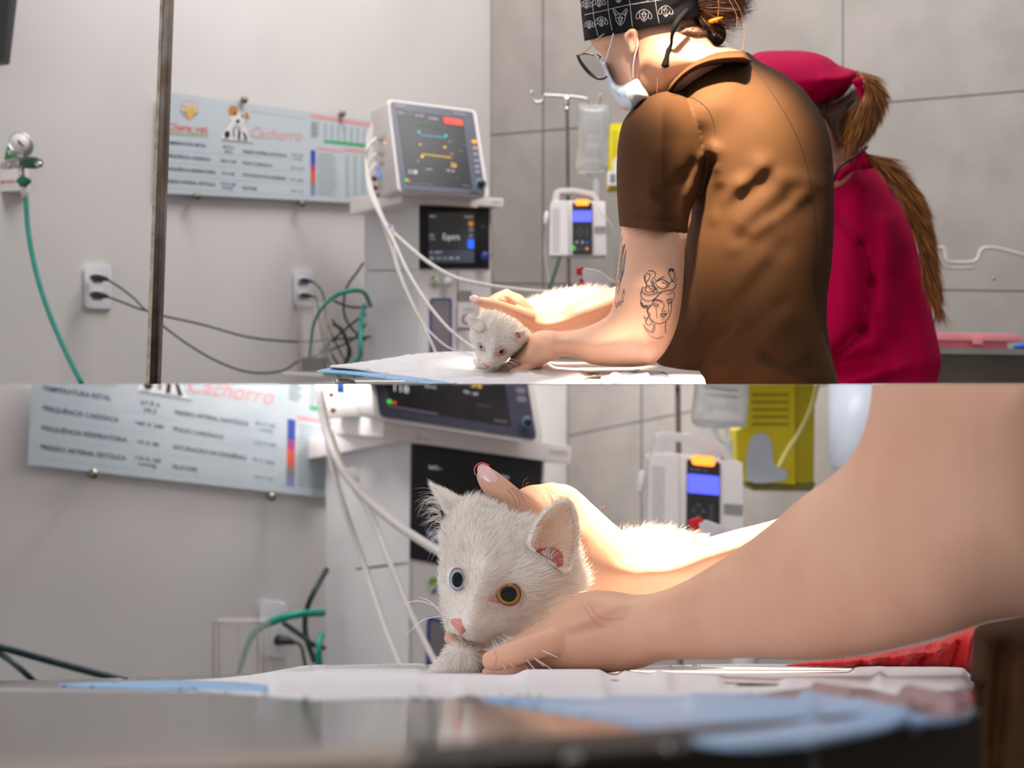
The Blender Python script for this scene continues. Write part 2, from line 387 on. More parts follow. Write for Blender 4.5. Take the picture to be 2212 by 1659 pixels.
# ---------------------------------------------------------------- materials
WALL = mat('white_wall_paint', (222, 217, 216), .55, bump=(60, .05, .002), noise=(2.2, (214, 210, 208), 2))
TILE = mat('grey_wall_tile', (172, 165, 159), .5, noise=(7, (160, 153, 147), 6), bump=(45, .06, .002))
GROUT = mat('tile_joint', (112, 112, 112), .8, noise=(30, (98, 98, 98)))
PLA = mat('white_plastic', (226, 219, 217), .38, noise=(5, (220, 213, 211)))
PLG = mat('grey_plastic', (206, 203, 203), .45, noise=(5, (198, 196, 196)))
CHROME = mat('chrome', (200, 198, 196), .16, 1.0, noise=(9, (186, 184, 184)))
STEEL = mat('brushed_steel', (176, 172, 170), .17, 1.0, noise=(14, (164, 160, 158)))
DSTEEL = mat('dull_steel', (128, 118, 108), .42, 1.0, noise=(20, (98, 84, 72)))
BLACK = mat('black_plastic', (26, 26, 30), .4, noise=(8, (32, 32, 36)))
BEZEL = mat('slate_bezel', (62, 62, 80), .35, noise=(8, (70, 68, 86)))
SCREEN = mat('screen_glass', (40, 38, 42), .25, spec=.25, noise=(6, (54, 50, 54)))
INKD = mat('dark_print', (44, 66, 82), .6); INKM = mat('grey_print', (120, 132, 140), .6); INKL = mat('pale_grid_line', (188, 202, 212), .6)
ROSE = mat('rose_print', (226, 160, 162), .6); RED = mat('red_plastic', (200, 24, 30), .4, noise=(12, (190, 20, 26))); GREENP = mat('green_print', (70, 170, 110), .6)
GOLD = mat('gold_print', (222, 186, 86), .5); BOARDM = mat('glass_backed_board', (198, 208, 214), .12, noise=(3, (192, 204, 212)), coat=.5)
BLUEP = mat('blue_print', (62, 80, 172), .6); PURP = mat('purple_print', (176, 70, 140), .6); ORNG = mat('orange_red_print', (226, 96, 80), .6); GRYP = mat('grey_block_print', (140, 140, 140), .6); LAV = mat('lavender_print', (140, 140, 200), .6)
TEAL = mat('teal_hose', (0, 134, 116), .42, noise=(30, (0, 122, 106))); CORD = mat('black_cord', (34, 52, 56), .5, noise=(30, (26, 42, 46)))
WCORD = mat('white_cable', (205, 198, 192), .45, noise=(40, (196, 190, 184)))
GDARK = mat('dark_green_plastic', (22, 74, 44), .35, noise=(14, (18, 64, 38)))
GLASS = mat('clear_acrylic', (205, 196, 188), .08, alpha=.22, noise=(3, (198, 190, 184)))
LIQ = mat('clear_fluid_bag', (226, 226, 226), .12, trans=.7, ior=1.2, noise=(20, (210, 212, 212)), coat=.4)
YEL = mat('yellow_cardboard', (226, 206, 30), .6, noise=(9, (216, 194, 24))); YELD = mat('shaded_yellow_side', (196, 176, 16), .6, noise=(9, (186, 166, 14)))  # the darker yellow puts the carton side's shade into its colour
E_W = mat('lit_screen_white', (210, 214, 220), emis=.55); E_B = mat('lit_blue_display', (84, 92, 255), emis=1.2); E_O = mat('lit_orange_lamp', (255, 128, 40), emis=2.6)
E_G = mat('lit_green', (60, 200, 60), emis=.8); E_Y = mat('lit_yellow', (226, 184, 60), emis=.5); E_C = mat('lit_cyan', (80, 190, 200), emis=.4); E_R = mat('lit_red', (235, 70, 60), emis=.7)
E_DB = mat('lit_blue_button', (50, 100, 230), emis=.8)
PINKB = mat('pink_plastic', (222, 128, 138), .35, noise=(6, (232, 150, 156))); BLUEB = mat('blue_plastic', (0, 104, 196), .4, noise=(9, (0, 96, 186)))
PAPER = mat('white_pad_paper', (228, 224, 226), .8, bump=(160, .25, .002), noise=(40, (220, 217, 221)))
PADB = mat('blue_pad_backing', (150, 190, 226), .5, bump=(60, .2, .002), noise=(30, (140, 182, 222)))

# ================================================================= UPPER SCENE: the room
hA = 620
wallA = plane3((0, hA, 3.17), (1060, hA, 4.88), (0, 0, 3.17*1.0-.12))
greyA = plane3((1060, hA, 4.88), (2212, hA, 3.73), (1060, 0, float(wallA(1060, 0))))
def wallslab(name, Dfn, x0, x1, y0, y1, m, th, **k):
    return mk(name, [flat(rect(x0, y0, x1, y1), Dfn, th)], [m], smooth=False, **k)
wallslab('wall_left', wallA, -260, 1060, -520, 900, WALL, .12, kind='structure')
CX0 = 1060
def tiles(name, Dfn, rows, cols, **k):
    ps = [flat([(cols[0][0]-0, rows[0][0]), (cols[-1][1], rows[0][1]), (cols[-1][1], rows[-1][1]), (cols[0][0], rows[-1][0])], Dfn, .1, mi=1, off=-.004)]
    xa, xb = cols[0][0], cols[-1][1]
    for (ya0, yb0), (ya1, yb1) in zip(rows[:-1], rows[1:]):
        for c0, c1 in cols:
            f = lambda x, a, b: a+(b-a)*(x-xa)/(xb-xa)
            g = 1.6
            ps.append(flat([(c0+g, f(c0, ya0, yb0)+g), (c1-g, f(c1, ya0, yb0)+g), (c1-g, f(c1, ya1, yb1)-g), (c0+g, f(c0, ya1, yb1)-g)], Dfn, .004))
    return mk(name, ps, [TILE, GROUT], smooth=False, **k)
tiles('wall_right', greyA, [(-560, -990), (-70, -300), (292, 187), (612, 631), (940, 1080)], [(1060, 1173), (1173, 1508), (1508, 1821), (1821, 2330)], kind='structure')
mk('trim_1', [ptube([(1059, -300, 4.86), (1059, 860, 4.86)], 3.2, 8)], [mat('corner_bead', (190, 186, 184), .6)], kind='structure')

# ---- television corner, top left
mk('television', [flat([(-150, -120), (32, -120), (3, 128), (-150, 150)], lambda x, y: 2.9+0*x, .05, mi=0)], [BLACK], bevel=.004, label='black television whose lower corner shows high up on the white wall', cat='television')

# ---- wall chart
Pm = {'A': (IDN, 1.0), }
def board(mp, dk, DF, lab, blurred=False):
    o = thing('wall_chart', tuple(P(*[float(v) for v in mp(580, 425)], float(DF(580, 425))*dk-.03)), lab, 'poster')
    q = [(350, 197), (815, 263), (812, 441), (344, 417)]
    off = .035*dk
    mk('chart_panel', [flat(q, DF, .006*dk, off=off, mp=mp, dk=dk)], [BOARDM], o, smooth=False)
    bd = bvh([flat(q, DF, 0, off=off, mp=mp, dk=dk)]); e = off+.0012
    T = lambda s, x0, y0, x1, y1, h, mi=0, sh=0, b=.012: textpiece(s, x0, y0, x1, y1, h, DF, e, mi, mp, dk, sh, b)
    R = lambda pl, mi, ex=0: flat(pl, DF, 0, off=e-.0004+ex, mi=mi, mp=mp, dk=dk)
    L = [T('TEMPERATURA RETAL', 361, 311, 445, 318, 7), T('FREQUÊNCIA CARDÍACA', 361, 339, 455, 348, 7), T('FREQUÊNCIA RESPIRATÓRIA', 360, 367, 466, 376, 7), T('PRESSÃO ARTERIAL SISTOLICA', 359.5, 394, 465, 402, 7),
         T('37,5 a', 481, 320, 506, 321, 6), T('39,2', 485, 330, 502, 331, 6), T('160 X 240', 475, 349, 511, 353, 6), T('10 A 40', 478, 376, 506, 379, 6), T('110 A 160', 475, 399, 509, 402, 6), T('mmHg', 480, 407, 503, 409, 5),
         T('PRESSÃO ARTERIAL DIASTÓLICA', 525, 330, 620, 339, 6), T('PULSO CARDÍACO', 524, 354, 588, 361, 6), T('SATURAÇÃO DE OXIGÊNIO', 524, 380, 618, 389, 6), T('GLICOSE', 523, 408, 555, 411, 6),
         T('60 X 100', 629, 336, 655, 339, 5, 1), T('mmHg', 634, 344, 652, 346, 4, 1), T('160 X 240', 627, 364, 656, 367, 5, 1), T('90 A 100%', 626, 389, 655, 393, 5, 1), T('60 X 110', 629, 414, 653, 417, 5, 1)]
    mkeach('printed_line', L, [INKD, INKM], o)
    logo = [R(circ(409, 236, 20, 20), 0), R([(389, 240), (429, 243), (409, 262)], 0), R(circ(409, 236, 17, 17), 1, .0004), R([(392, 240), (426, 243), (409, 258)], 1, .0004),
            R([(393, 226), (405, 229), (409, 236), (414, 226), (420, 229), (421, 241), (416, 254), (408, 257), (404, 248), (401, 238)], 2, .0008),
            T('Olena vet', 362, 279, 449, 286, 14, 3, 0, .02), T('HOSPITAL VETERINÁRIO', 361, 287, 450, 293, 5, 4), R([(361, 289), (450, 295), (450, 296.5), (361, 290.5)], 4)]
    mk('clinic_logo', logo, [ROSE, BOARDM, GOLD, mat('red_print', (222, 120, 116), .6), mat('olive_print', (176, 172, 96), .6)], o, smooth=False, label='heart emblem over rose and gold lettering')
    W2 = mat('printed_white_fur', (232, 230, 226), .6); BR = mat('printed_tan_fur', (196, 132, 62), .6); DK = mat('printed_black', (34, 34, 40), .6); GR = mat('printed_grey_fur', (150, 150, 156), .6)
    dog = [R(catmull([(499, 262), (505, 268), (503, 281), (512, 300), (496, 303), (487, 298), (478, 301), (482, 285), (492, 275)], True, 4), 0), R(catmull([(522, 270), (532, 278), (537, 300), (548, 307), (535, 307), (522, 300), (510, 304), (504, 285)], True, 4), 0, .0003),
           R(circ(514, 252, 16, 19), 0, .0006), R(circ(504, 242, 8, 9), 1, .0009), R([(497, 229), (508, 228), (514, 236), (512, 247), (502, 243), (495, 247), (494, 236)], 1, .0012), R([(528, 244), (535, 243), (540, 256), (533, 257)], 1, .0012),
           R(circ(508.5, 245.5, 3, 3), 2, .0016), R(circ(525, 252, 2.6, 2.8), 2, .0016), R(circ(514, 262, 4.2, 4.5), 2, .0016), R([(506, 271), (514, 276), (524, 273), (522, 277), (513, 279)], 3, .0014),
           R(circ(491, 290, 6, 8), 2, .0012), R([(515, 280), (520, 282), (519, 300), (513, 302)], 2, .0014), R([(524, 283), (530, 288), (535, 303), (529, 303)], 2, .0014), R([(502, 276), (508, 278), (508, 298), (503, 296)], 3, .0014), R([(478, 300), (500, 302), (548, 307), (546, 309), (480, 303)], 3, .0013)]
    mk('puppy_picture', dog, [W2, BR, DK, GR], o, smooth=False, label='printed white and tan puppy sitting')
    mkeach('chart_title', [T('Cachorro', 538, 296, 653, 305, 23, 0, .35, .006), T('PARÂMETROS VETERINÁRIOS', 542, 241, 660, 257, 4, 1, 0, 0)], [ROSE, mat('pale_rose_print', (224, 196, 200), .6)], o)
    tb = [R([(671, 245), (812, 268), (812, 277), (671, 254)], 0), R([(684, 318), (742, 325), (742, 330), (684, 323)], 0), R([(745, 319), (808, 326), (808, 333), (745, 327)], 0)]
    for k in range(9):
        y = 263+k*3.8
        tb.append(R([(672, y), (690-(k % 3)*3, y+2.5), (690-(k % 3)*3, y+4.2), (672, y+1.7)], 1))
        for c in range(7): x = 700+c*14; dy = (x-672)*.145; tb.append(R([(x, y+dy), (x+6, y+dy+.8), (x+6, y+dy+2.4), (x, y+dy+1.6)], 2))
    for k in range(15):
        y = 331+k*6.2; w = 34+(k*7) % 13; tb.append(R([(686, y), (686+w, y+w*.07), (686+w, y+w*.07+2.6), (686, y+2.6)], 2))
        for c in range(4): x = 746+c*17; dy = (x-686)*.07; tb.append(R([(x, y+dy), (x+9, y+dy+.6), (x+9, y+dy+3), (x, y+dy+2.4)], 2))
    tb += [R([(700, 302), (802, 312), (802, 320), (700, 308)], 3)]
    for a, b_, mi in ((324, 354, 4), (354, 368, 5), (368, 394, 6), (394, 408, 7), (408, 422, 8)): tb.append(R([(671, a), (681.5, a+1), (681.5, b_+1), (671, b_)], mi))
    mk('chart_tables', tb, [ROSE, INKM, mat('faint_print', (160, 172, 176), .6), GREENP, BLUEP, PURP, ORNG, GRYP, LAV], o, smooth=False, label='small printed tables with a coloured side bar')
    mk('grid_lines', [R([(360, y), (655, y+22-(y-325)*.05), (655, y+22.7-(y-325)*.05), (360, y+.7)], 0) for y in (323, 350, 378, 405)], [INKL], o, smooth=False)
    for x, y in ((527, 216), (739, 246), (424, 424), (652, 440)):
        yy, zz = x, y; a = P(*[float(v) for v in mp(x-5, y)], float(DF(x, y))*dk); b_ = P(*[float(v) for v in mp(x, y)], (float(DF(x, y))-.052)*dk)
        mk('standoff_bolt', [cyl(a, b_, 6.5/F*4*dk*.55), cyl(b_, b_+(b_-a).normalized()*.012*dk, 9/F*3.6*dk*.85)], [mat('dull_nickel', (150, 138, 124), .38, 1.0, noise=(20, (130, 120, 108)))], o)
    return o
board(IDN, 1.0, wallA, 'glass wall chart headed with pink script beside the steel pole, fully sharp lettering above')

# ---- sockets and plugs
def socket(x0, y0, x1, y1, plugs, DF, lab, plab, mp=IDN, dk=1.0):
    D0 = float(DF((x0+x1)/2, (y0+y1)/2))
    o = thing('wall_socket', tuple(P(*[float(v) for v in mp((x0+x1)/2, y1)], D0*dk)), lab, 'socket')
    sk = 3
    mk('face_plate', [flat([(x0+5, y0-1), (x1-3, y0+sk-1), (x1, y0+sk+4), (x1, y1-1), (x1-4, y1+2), (x0+6, y1), (x0, y1-6), (x0, y0+5)], DF, .012*dk, off=.014*dk, mp=mp, dk=dk)], [mat('socket_plastic', (232, 230, 236), .35, noise=(9, (226, 224, 232)))], o, bevel=.003)
    for (px, py) in plugs:
        mk('socket_insert', [flat(rrect(px-13, py-9, px+12, py+10, 6), DF, .002, off=.0165*dk, mp=mp, dk=dk)], [mat('socket_inner', (196, 196, 204), .5)], o)
    return D0
socket(182, 571, 238, 666, [(212, 600), (212, 637)], wallA, 'white double wall socket left of the steel pole', '')
socket(634, 581, 676, 661, [(656, 606), (656, 638)], wallA, 'white double wall socket above the clear acrylic jar', '')
def plug(x, y, D, s, cord, lab, rr=2.2, mp=IDN, dk=1.0, clab=None, cmat=None):
    o = thing('power_plug', tuple(P(*[float(v) for v in mp(x, y)], D*dk)), lab, 'plug')
    mk('plug_body', [ptube([(x-9*s, y, D), (x-3*s, y, D-.03), (x+6*s, y+.5*s, D-.045), (x+18*s, y+2*s, D-.05), (x+26*s, y+4*s, D-.05)], [6*s, 8*s, 7.5*s, 5.5*s, 3.5*s], 12, mp=mp, dk=dk)], [BLACK], o)
    mk('cord', [ptube([(x+24*s, y+4*s, D-.05)]+cord, rr, 8, mp=mp, dk=dk)], [CORD], o, label='thin dark cord')
plug(208, 600, 3.36, 1, [(262, 623, 3.3), (290, 645, 3.3), (318, 672, 3.2), (360, 684, 3.2), (440, 702, 3.4), (530, 727, 3.7), (600, 736, 3.8), (660, 738, 3.85), (725, 733, 3.85), (800, 728, 3.9)], 'upper black plug in the socket left of the pole')
plug(208, 637, 3.36, 1, [(262, 652, 3.3), (300, 667, 3.25), (325, 675, 3.2), (350, 702, 3.2), (400, 740, 3.4), (460, 776, 3.5), (520, 800, 3.6), (570, 806, 3.65), (615, 799, 3.7), (645, 780, 3.8), (690, 765, 3.85), (760, 735, 3.9), (790, 700, 3.9)], 'lower black plug in the socket left of the pole')
plug(657, 606, 3.98, .72, [(686, 617, 3.93), (697, 633, 3.93), (702, 655, 3.93), (708, 700, 3.93), (735, 760, 3.95), (752, 790, 3.95), (772, 829, 3.95), (780, 860, 3.95)], 'upper black plug in the socket above the acrylic jar', 1.9)
plug(657, 638, 3.98, .72, [(684, 646, 3.93), (690, 690, 3.93), (700, 745, 3.93), (720, 800, 3.95), (760, 838, 3.95)], 'lower black plug in the socket above the acrylic jar', 1.9)

# ---- oxygen outlet with regulator
ox = thing('oxygen_outlet', tuple(P(10, 415, 3.1)), 'white oxygen outlet plate with green 99 label at the left edge', 'outlet')
fo = lambda x, y: 3.13+0*np.asarray(x, float)
mk('outlet_plate', [flat([(-60, 314), (46, 318), (50, 412), (-60, 418)], fo, .05)], [PLA], ox, bevel=.006)
mk('green_label', [flat([(-60, 314), (47, 319), (46, 341), (-60, 345)], fo, .004, off=.006), textpiece('O', -6, 333, 5, 333, 12, fo, .008, 1), textpiece('2', 7, 337, 12, 337, 7, fo, .008, 1), textpiece('99', 15, 335, 33, 335, 12, fo, .008, 1, bold=.01)], [mat('green_label_print', (24, 120, 52), .4, noise=(20, (20, 112, 48))), PLA], ox, smooth=False, label='green label reading O2 99')
mk('plate_print', [textpiece('S. MOREL', -12, 397, 34, 395, 7, fo, .004, 0, shear=.2, bold=.01)], [RED], ox, smooth=False, label='red lettering')
rg_ = thing('pressure_regulator', tuple(P(48, 392, 2.98)), 'chrome oxygen regulator with round gauge and dark green knob', 'regulator')
gc = P(43, 309, 2.98); gn = Vector((.25, -1, .02)).normalized()
mk('gauge_body', [disc(gc+Vector((-.012, .045, 0)), gn, .0262, .04)], [GDARK], rg_, label='dark green gauge housing')
g_ = mk('gauge_face', [disc(gc+gn*-.004, gn, .0262, .008)], [CHROME], rg_, label='chrome gauge rim')
mk('gauge_dial', [tube_profile(gc+gn*.0045, gn, [(0, 0), (.0215, 0), (.0215, .001), (0, .001)])], [PLA], rg_, label='white dial')
mk('gauge_needle', [ptube([(37, 301, 2.955), (50, 316, 2.955)], [1, 2.4], 6, sub=2), disc(gc+gn*.006, gn, .0035, .003)], [BLACK], rg_)
mk('valve_body', [ptube([(42, 328, 2.99), (43, 345, 2.98)], 6), ptube([(26, 353, 2.99), (44, 352, 2.98), (54, 352, 2.97)], [10, 14, 12]), ptube([(46, 362, 2.98), (48, 385, 2.98)], [7, 5]), ptube([(8, 359, 3.05), (24, 356, 3.0)], [8, 9])], [CHROME], rg_)
mk('valve_knob', [ptube([(50, 352, 2.965), (60, 351, 2.95), (76, 352, 2.93), (86, 353, 2.92)], [10, 13, 12.5, 9], 18)], [GDARK], rg_)
mk('knob_cap', [ptube([(78, 354, 2.925), (87, 355, 2.905)], [8, 6], 16)], [CHROME], rg_)
mk('brass_nut', [ptube([(20, 356, 3.02), (30, 355, 3.0)], 8.5, 6)], [mat('brass', (150, 120, 50), .3, 1.0, noise=(20, (130, 104, 42)))], rg_)
mk('hose_clamp', [ptube([(40, 391, 2.98), (52, 392, 2.97), (63, 391, 2.96)], [6, 9, 6], 12), ptube([(50, 384, 2.98), (51, 402, 2.98)], 9.5, 14)], [mat('teal_clamp', (8, 110, 84), .35, noise=(20, (6, 98, 76)))], rg_)
mk('hose_barb', [ptube([(51, 402, 2.98), (54, 425, 2.98)], [6.5, 7], 14)], [mat('clear_hose_end', (196, 192, 190), .3)], rg_)
mk('oxygen_hose', [ptube([(53, 410, 2.99), (56, 432, 2.98), (61, 500, 2.96), (76, 580, 2.94), (100, 660, 2.92), (135, 745, 2.9), (180, 836, 2.88), (215, 900, 2.88)], 5.2, 14)], [TEAL], label='teal green hose hanging from the oxygen regulator', cat='hose')

# ---- steel pole
pol = thing('steel_pole', tuple(P(325, 829, 1.9)), 'worn stainless steel pole standing in front of the wall chart', 'pole')
mk('pole_tube', [flat([(348.5, -60), (368.5, -60), (336.5, 880), (313, 880)], lambda x, y: 1.9+0*x, .02, ext=(.1, 1, 0))], [mat('worn_steel', (150, 142, 136), .22, 1.0, noise=(24, (118, 96, 82), 5))], pol, bevel=.003)
mk('pole_edge_tape', [flat([(348, -60), (354.5, -60), (320.5, 880), (312.5, 880)], lambda x, y: 1.899+0*x, .004, off=.002)], [mat('old_silicone', (192, 184, 168), .7, noise=(60, (150, 136, 114), 6))], pol, smooth=False, label='pale stained edge strip')

# ---- anaesthesia workstation
DFf = plane3((905, 500, 3.70), (1060, 500, 3.87), (905, 300, 3.70)); DFl = plane3((905, 500, 3.70), (787, 500, 3.94), (905, 300, 3.70))
DFm = plane3((843, 219, 3.60), (1022, 243, 3.70), (865, 408, 3.52))
def machine(f, l, m, s, dk, lab, lab2, blur=False):
    o = thing('anaesthesia_machine', tuple(P(*[float(v) for v in f(905, 840)], 3.7*dk)), lab, 'medical machine')
    xl = (-.578, .816, 0); 
    fl = lambda poly, th=0., off=0., mi=0, ext=None: flat(poly, DFf, th, off, mi, f, dk, ext)
    ll = lambda poly, th=0., off=0., mi=0, ext=None: flat(poly, DFl, th, off, mi, l, dk, ext)
    mk('cabinet', [fl(rect(905, 432, 1060, 900), .33*dk, 0, 0, xl)], [PLA], o, smooth=False)
    mk('side_panel', [ll([(787, 445), (905, 432), (905, 582), (787, 583)], .01*dk, .004*dk, 0, (.8, .5, 0)), ll([(787, 586), (905, 585), (905, 900), (787, 900)], .01*dk, .004*dk, 0, (.8, .5, 0))], [PLG], o, smooth=False)
    # shelf
    sh = [flat([(868, 414), (1088, 428), (1087, 447), (905, 440), (868, 437)], DFf, .32*dk, .05*dk, 0, f, dk, xl), flat([(755, 425), (905, 413), (905, 438), (880, 437), (757, 447)], DFl, .2*dk, .05*dk, 0, l, dk, (.8, .5, 0))]
    mk('shelf', sh, [mat('warm_white_plastic', (232, 222, 219), .35, noise=(6, (226, 216, 214)))], o, bevel=.004*dk)
    ds = .053
    mkeach('shelf_lettering', [textpiece('systems', 912, 431, 938, 432, 5, DFf, ds*dk, 0, f, dk), textpiece('SAFETY', 1064, 438, 1083, 439, 5, DFf, ds*dk, 0, f, dk), fl([(910, 434), (940, 435), (940, 435.8), (910, 434.8)], 0, ds*dk)], [INKM], o)
    if not blur:
        mk('shelf_bracket', [ll(rect(768, 448, 786, 452), .02, .0)], [BLACK], o, smooth=False)
    # control screen
    mk('control_panel', [fl(rect(905.5, 442, 1057.5, 580), .02*dk, .008*dk)], [BLACK], o, bevel=.003*dk)
    mk('control_screen', [fl(rect(926, 459, 1025, 568), .001, .0095*dk)], [mat('lit_dark_screen', (74, 74, 78), .2, emis=.12)], o, smooth=False)
    d2 = .0115*dk; T = lambda q, x0, y0, x1, y1, h, mi=0: textpiece(q, x0, y0, x1, y1, h, DFf, d2, mi, f, dk)
    g = [T('Espera', 956, 518, 993, 518, 14), T('CO2', 927, 510, 938, 510, 4), T('mmHg', 927, 517, 939, 517, 3), T('SpO2 --', 928, 469, 944, 469, 4), T('Adulto', 1003, 470, 1022, 470, 4), T('Vt  VENT', 928, 547, 955, 547, 4)]
    for k, tx in enumerate(('500', '12', '1:2', '0', 'OFF')): g.append(T(tx, 928+k*14, 560, 928+k*14+9, 560, 5))
    g += [fl(rect(1012, 478, 1022, 488), 0, d2, 2), fl(rect(1013, 492, 1022, 500), 0, d2, 3), fl(rect(1013, 506, 1021, 513), 0, d2, 3), fl(rect(1010, 517, 1024, 537), 0, d2, 1), fl(rect(926, 541, 1024, 567), 0, d2-.001, 4)]
    mkeach('display_item', g, [E_W, E_DB, mat('lit_orange_icon', (220, 120, 60), emis=.4), mat('lit_grey_icon', (120, 120, 124), emis=.3), mat('lit_slate_bar', (84, 92, 110), emis=.12)], o)
    c = P(*[float(v) for v in f(1044, 555)], 3.83*dk-.01)
    mk('rotary_knob', [disc(c, (.45, -1, 0), .0145*dk, .022*dk)], [mat('blue_knob', (52, 70, 140), .3, noise=(30, (44, 60, 130)))], o)
    mk('panel_icons', [T('*', 1040, 476, 1045, 476, 5), T('Menu', 1039, 492, 1049, 492, 5)], [mat('grey_icon', (110, 110, 110), .5)], o, smooth=False)
    for x in (938, 967):
        cc = P(*[float(v) for v in f(x, 608)], 3.74*dk); nn = (.3, -1, 0)
        gg = mk('pressure_gauge', [disc(cc, nn, .0155*dk, .012*dk)], [PLG], o)
        mk('gauge_dial', [tube_profile(cc+Vector(nn).normalized()*.0125*dk, nn, [(0, 0), (.0125*dk, 0), (.0125*dk, .001), (0, .001)])], [PLA], gg)
        mk('gauge_segment', [fl([(x-8, 606), (x-7, 599), (x, 596), (x+3, 599), (x-2, 606)], 0, .018*dk)], [mat('lime_print', (110, 170, 40), .5)], gg, smooth=False)
        mk('gauge_needle', [fl([(x-5, 616), (x+3, 604), (x+5, 605), (x-3, 617)], 0, .019*dk)], [BLACK], gg, smooth=False)
    mk('column_divider', [fl(rect(988, 584, 989.6, 860), .002, .002)], [mat('seam_grey', (130, 130, 134), .6)], o, smooth=False)
    fr = rrect(929, 644, 976, 860, 6); mk('flowmeter_frame', [fl(fr, .01*dk, .01*dk)], [mat('navy_frame', (52, 74, 140), .35, noise=(20, (46, 66, 130)))], o, smooth=False)
    mk('flowmeter_window', [fl(rrect(933, 648, 972, 860, 4), .004*dk, .0125*dk)], [mat('smoked_window', (134, 128, 132), .2, noise=(6, (124, 118, 122)))], o, smooth=False)
    mk('vaporizer', [fl(rrect(990, 628, 1019, 650, 3), .05*dk, .01*dk, 1), fl(rect(989, 652, 1032, 708), .06*dk, .02*dk), fl(rect(990, 712, 1034, 860), .06*dk, .014*dk), textpiece('sevoflurane', 1001, 670, 1024, 670, 4, DFf, .023*dk, 2, f, dk)], [PLA, mat('taupe_plastic', (150, 144, 140), .5, noise=(10, (142, 136, 132))), INKD], o, smooth=False)
    mk('purple_ring', [tube_profile(P(*[float(v) for v in f(1008, 690)], 3.76*dk), (.3, -1, 0), [(.012*dk, 0), (.016*dk, 0), (.016*dk, .01), (.012*dk, .01), (.012*dk, 0)])], [mat('purple_plastic', (110, 40, 130), .4, noise=(20, (100, 34, 120)))], o)
    # monitor
    q = thing('patient_monitor', tuple(P(*[float(v) for v in m(950, 415)], 3.6*dk)), lab2, 'monitor')
    ml = lambda poly, th=0., off=0., mi=0, ext=None: flat(poly, DFm, th, off, mi, m, dk, ext)
    bk = (-.42, .9, 0.02)
    mk('monitor_case', [ml([(838, 221), (840, 217), (845, 215), (1020, 237), (1026, 240), (1029, 245), (1056, 417), (1055, 423), (1050, 426), (868, 414), (862, 411), (859, 406)], .16*dk, 0, 0, bk)], [mat('case_plastic', (222, 214, 210), .4, noise=(6, (214, 206, 203)))], q, bevel=.004*dk)
    mk('connector_block', [flat([(800, 268), (828, 252), (846, 410), (800, 420), (788, 300)], lambda x, y: 3.72+0*x, .1*dk, 0, 0, m, dk, (.2, 1, 0))], [mat('case_plastic', (222, 214, 210), .4)], q, bevel=.004*dk)
    mk('side_vents', [flat([(824, 240+k*7), (838, 238+k*7), (838, 239.6+k*7), (824, 241.6+k*7)], lambda x, y: 3.66+0*x, .004, 0, 0, m, dk) for k in range(7)], [PLG], q, smooth=False)
    mk('bezel', [ml([(843, 223), (844, 220), (848, 219), (1017, 240.5), (1021, 242.5), (1023, 247), (1048, 413), (1047.5, 418), (1044, 420.5), (873, 410), (868, 408), (865.5, 403)], .006*dk, .006*dk)], [BEZEL], q, smooth=False)
    mk('screen', [ml([(857, 235), (1000, 255), (1020, 407), (879, 396)], .001, .0075*dk)], [SCREEN], q, smooth=False)
    d3 = .0095*dk; T = lambda z, x0, y0, x1, y1, h, mi=0: textpiece(z, x0, y0, x1, y1, h, DFm, d3, mi, m, dk); X = lambda pl, mi: flat(pl, DFm, 0, d3, mi, m, dk)
    g = [X([(958, 253.5), (998, 259), (1000, 271), (960, 266)], 0), T('MODEL 12', 859, 244, 874, 246, 3, 1), T('--:--', 881, 246, 889, 247, 3, 1), T('LEITURA', 897, 250, 916, 252, 3, 1), T('ALARMES', 925, 256, 946, 259, 3, 1),
         X([(900, 268), (952, 275), (952, 276.3), (900, 269.3)], 2), X([(905, 291), (963, 297), (963, 298.2), (905, 292.2)], 3), X([(912, 332), (975, 340), (975, 341.6), (912, 333.6)], 4), T('--', 966, 284, 975, 285, 4, 2), T('-?-', 967, 307, 977, 308, 4, 3), T('-?-', 971, 334, 981, 335, 4, 4),
         T('36', 973, 361, 986, 362, 10, 4), T('118', 881, 375, 901, 376, 9, 1), X(circ(963, 293, 2.5), 3), X(circ(905, 285, 2.5), 3), X(circ(908, 312, 2), 4), X(circ(961, 318, 2.5), 4), X(circ(912, 338, 3), 4), T('/', 902, 351, 905, 351, 7, 4), X(circ(878, 389, 3), 5), X(circ(884, 390, 2), 0),
         T('PNI SIS', 920, 367, 933, 367, 2.6, 1), T('MED', 965, 369, 972, 370, 3, 1), T('NIBP', 975, 371, 982, 371, 3, 1), T('----', 980, 384, 996, 385, 3, 6), X([(877, 394), (935, 399), (935, 400), (877, 395)], 6), T('CONFIG', 1000, 402, 1015, 403, 3, 6), T('-----', 994, 313, 1008, 315, 3, 3), T('-----', 989, 326, 1003, 328, 3, 4)]
    mkeach('screen_item', g, [E_R, E_W, mat('lit_green_trace', (50, 120, 70), emis=.3), E_C, E_Y, E_G, mat('lit_lilac', (150, 136, 160), emis=.25)], q)
    mkeach('bezel_lettering', [T('PROSAFE', 855, 229, 875, 232, 5), T('Vital 12 inch', 980, 245, 1006, 249, 4)], [mat('silver_print', (196, 192, 206), .5)], q)
    for k, (x, y, mi) in enumerate(((1025, 306, 0), (1027, 320, 1), (1028, 333, 2), (1030, 347, 2), (1031, 360, 2), (1032, 371, 2))):
        mk('button', [ml(rrect(x-6, y-3.8, x+5.5, y+3.8, 3), .003*dk, .009*dk)], [[mat('amber_button', (240, 172, 40), .4, noise=(30, (232, 160, 34))), mat('tan_button', (160, 130, 110), .4), mat('slate_button', (128, 122, 140), .4)][mi]], q, smooth=False)
    c = P(*[float(v) for v in m(1038, 399)], 3.6*dk-.012)
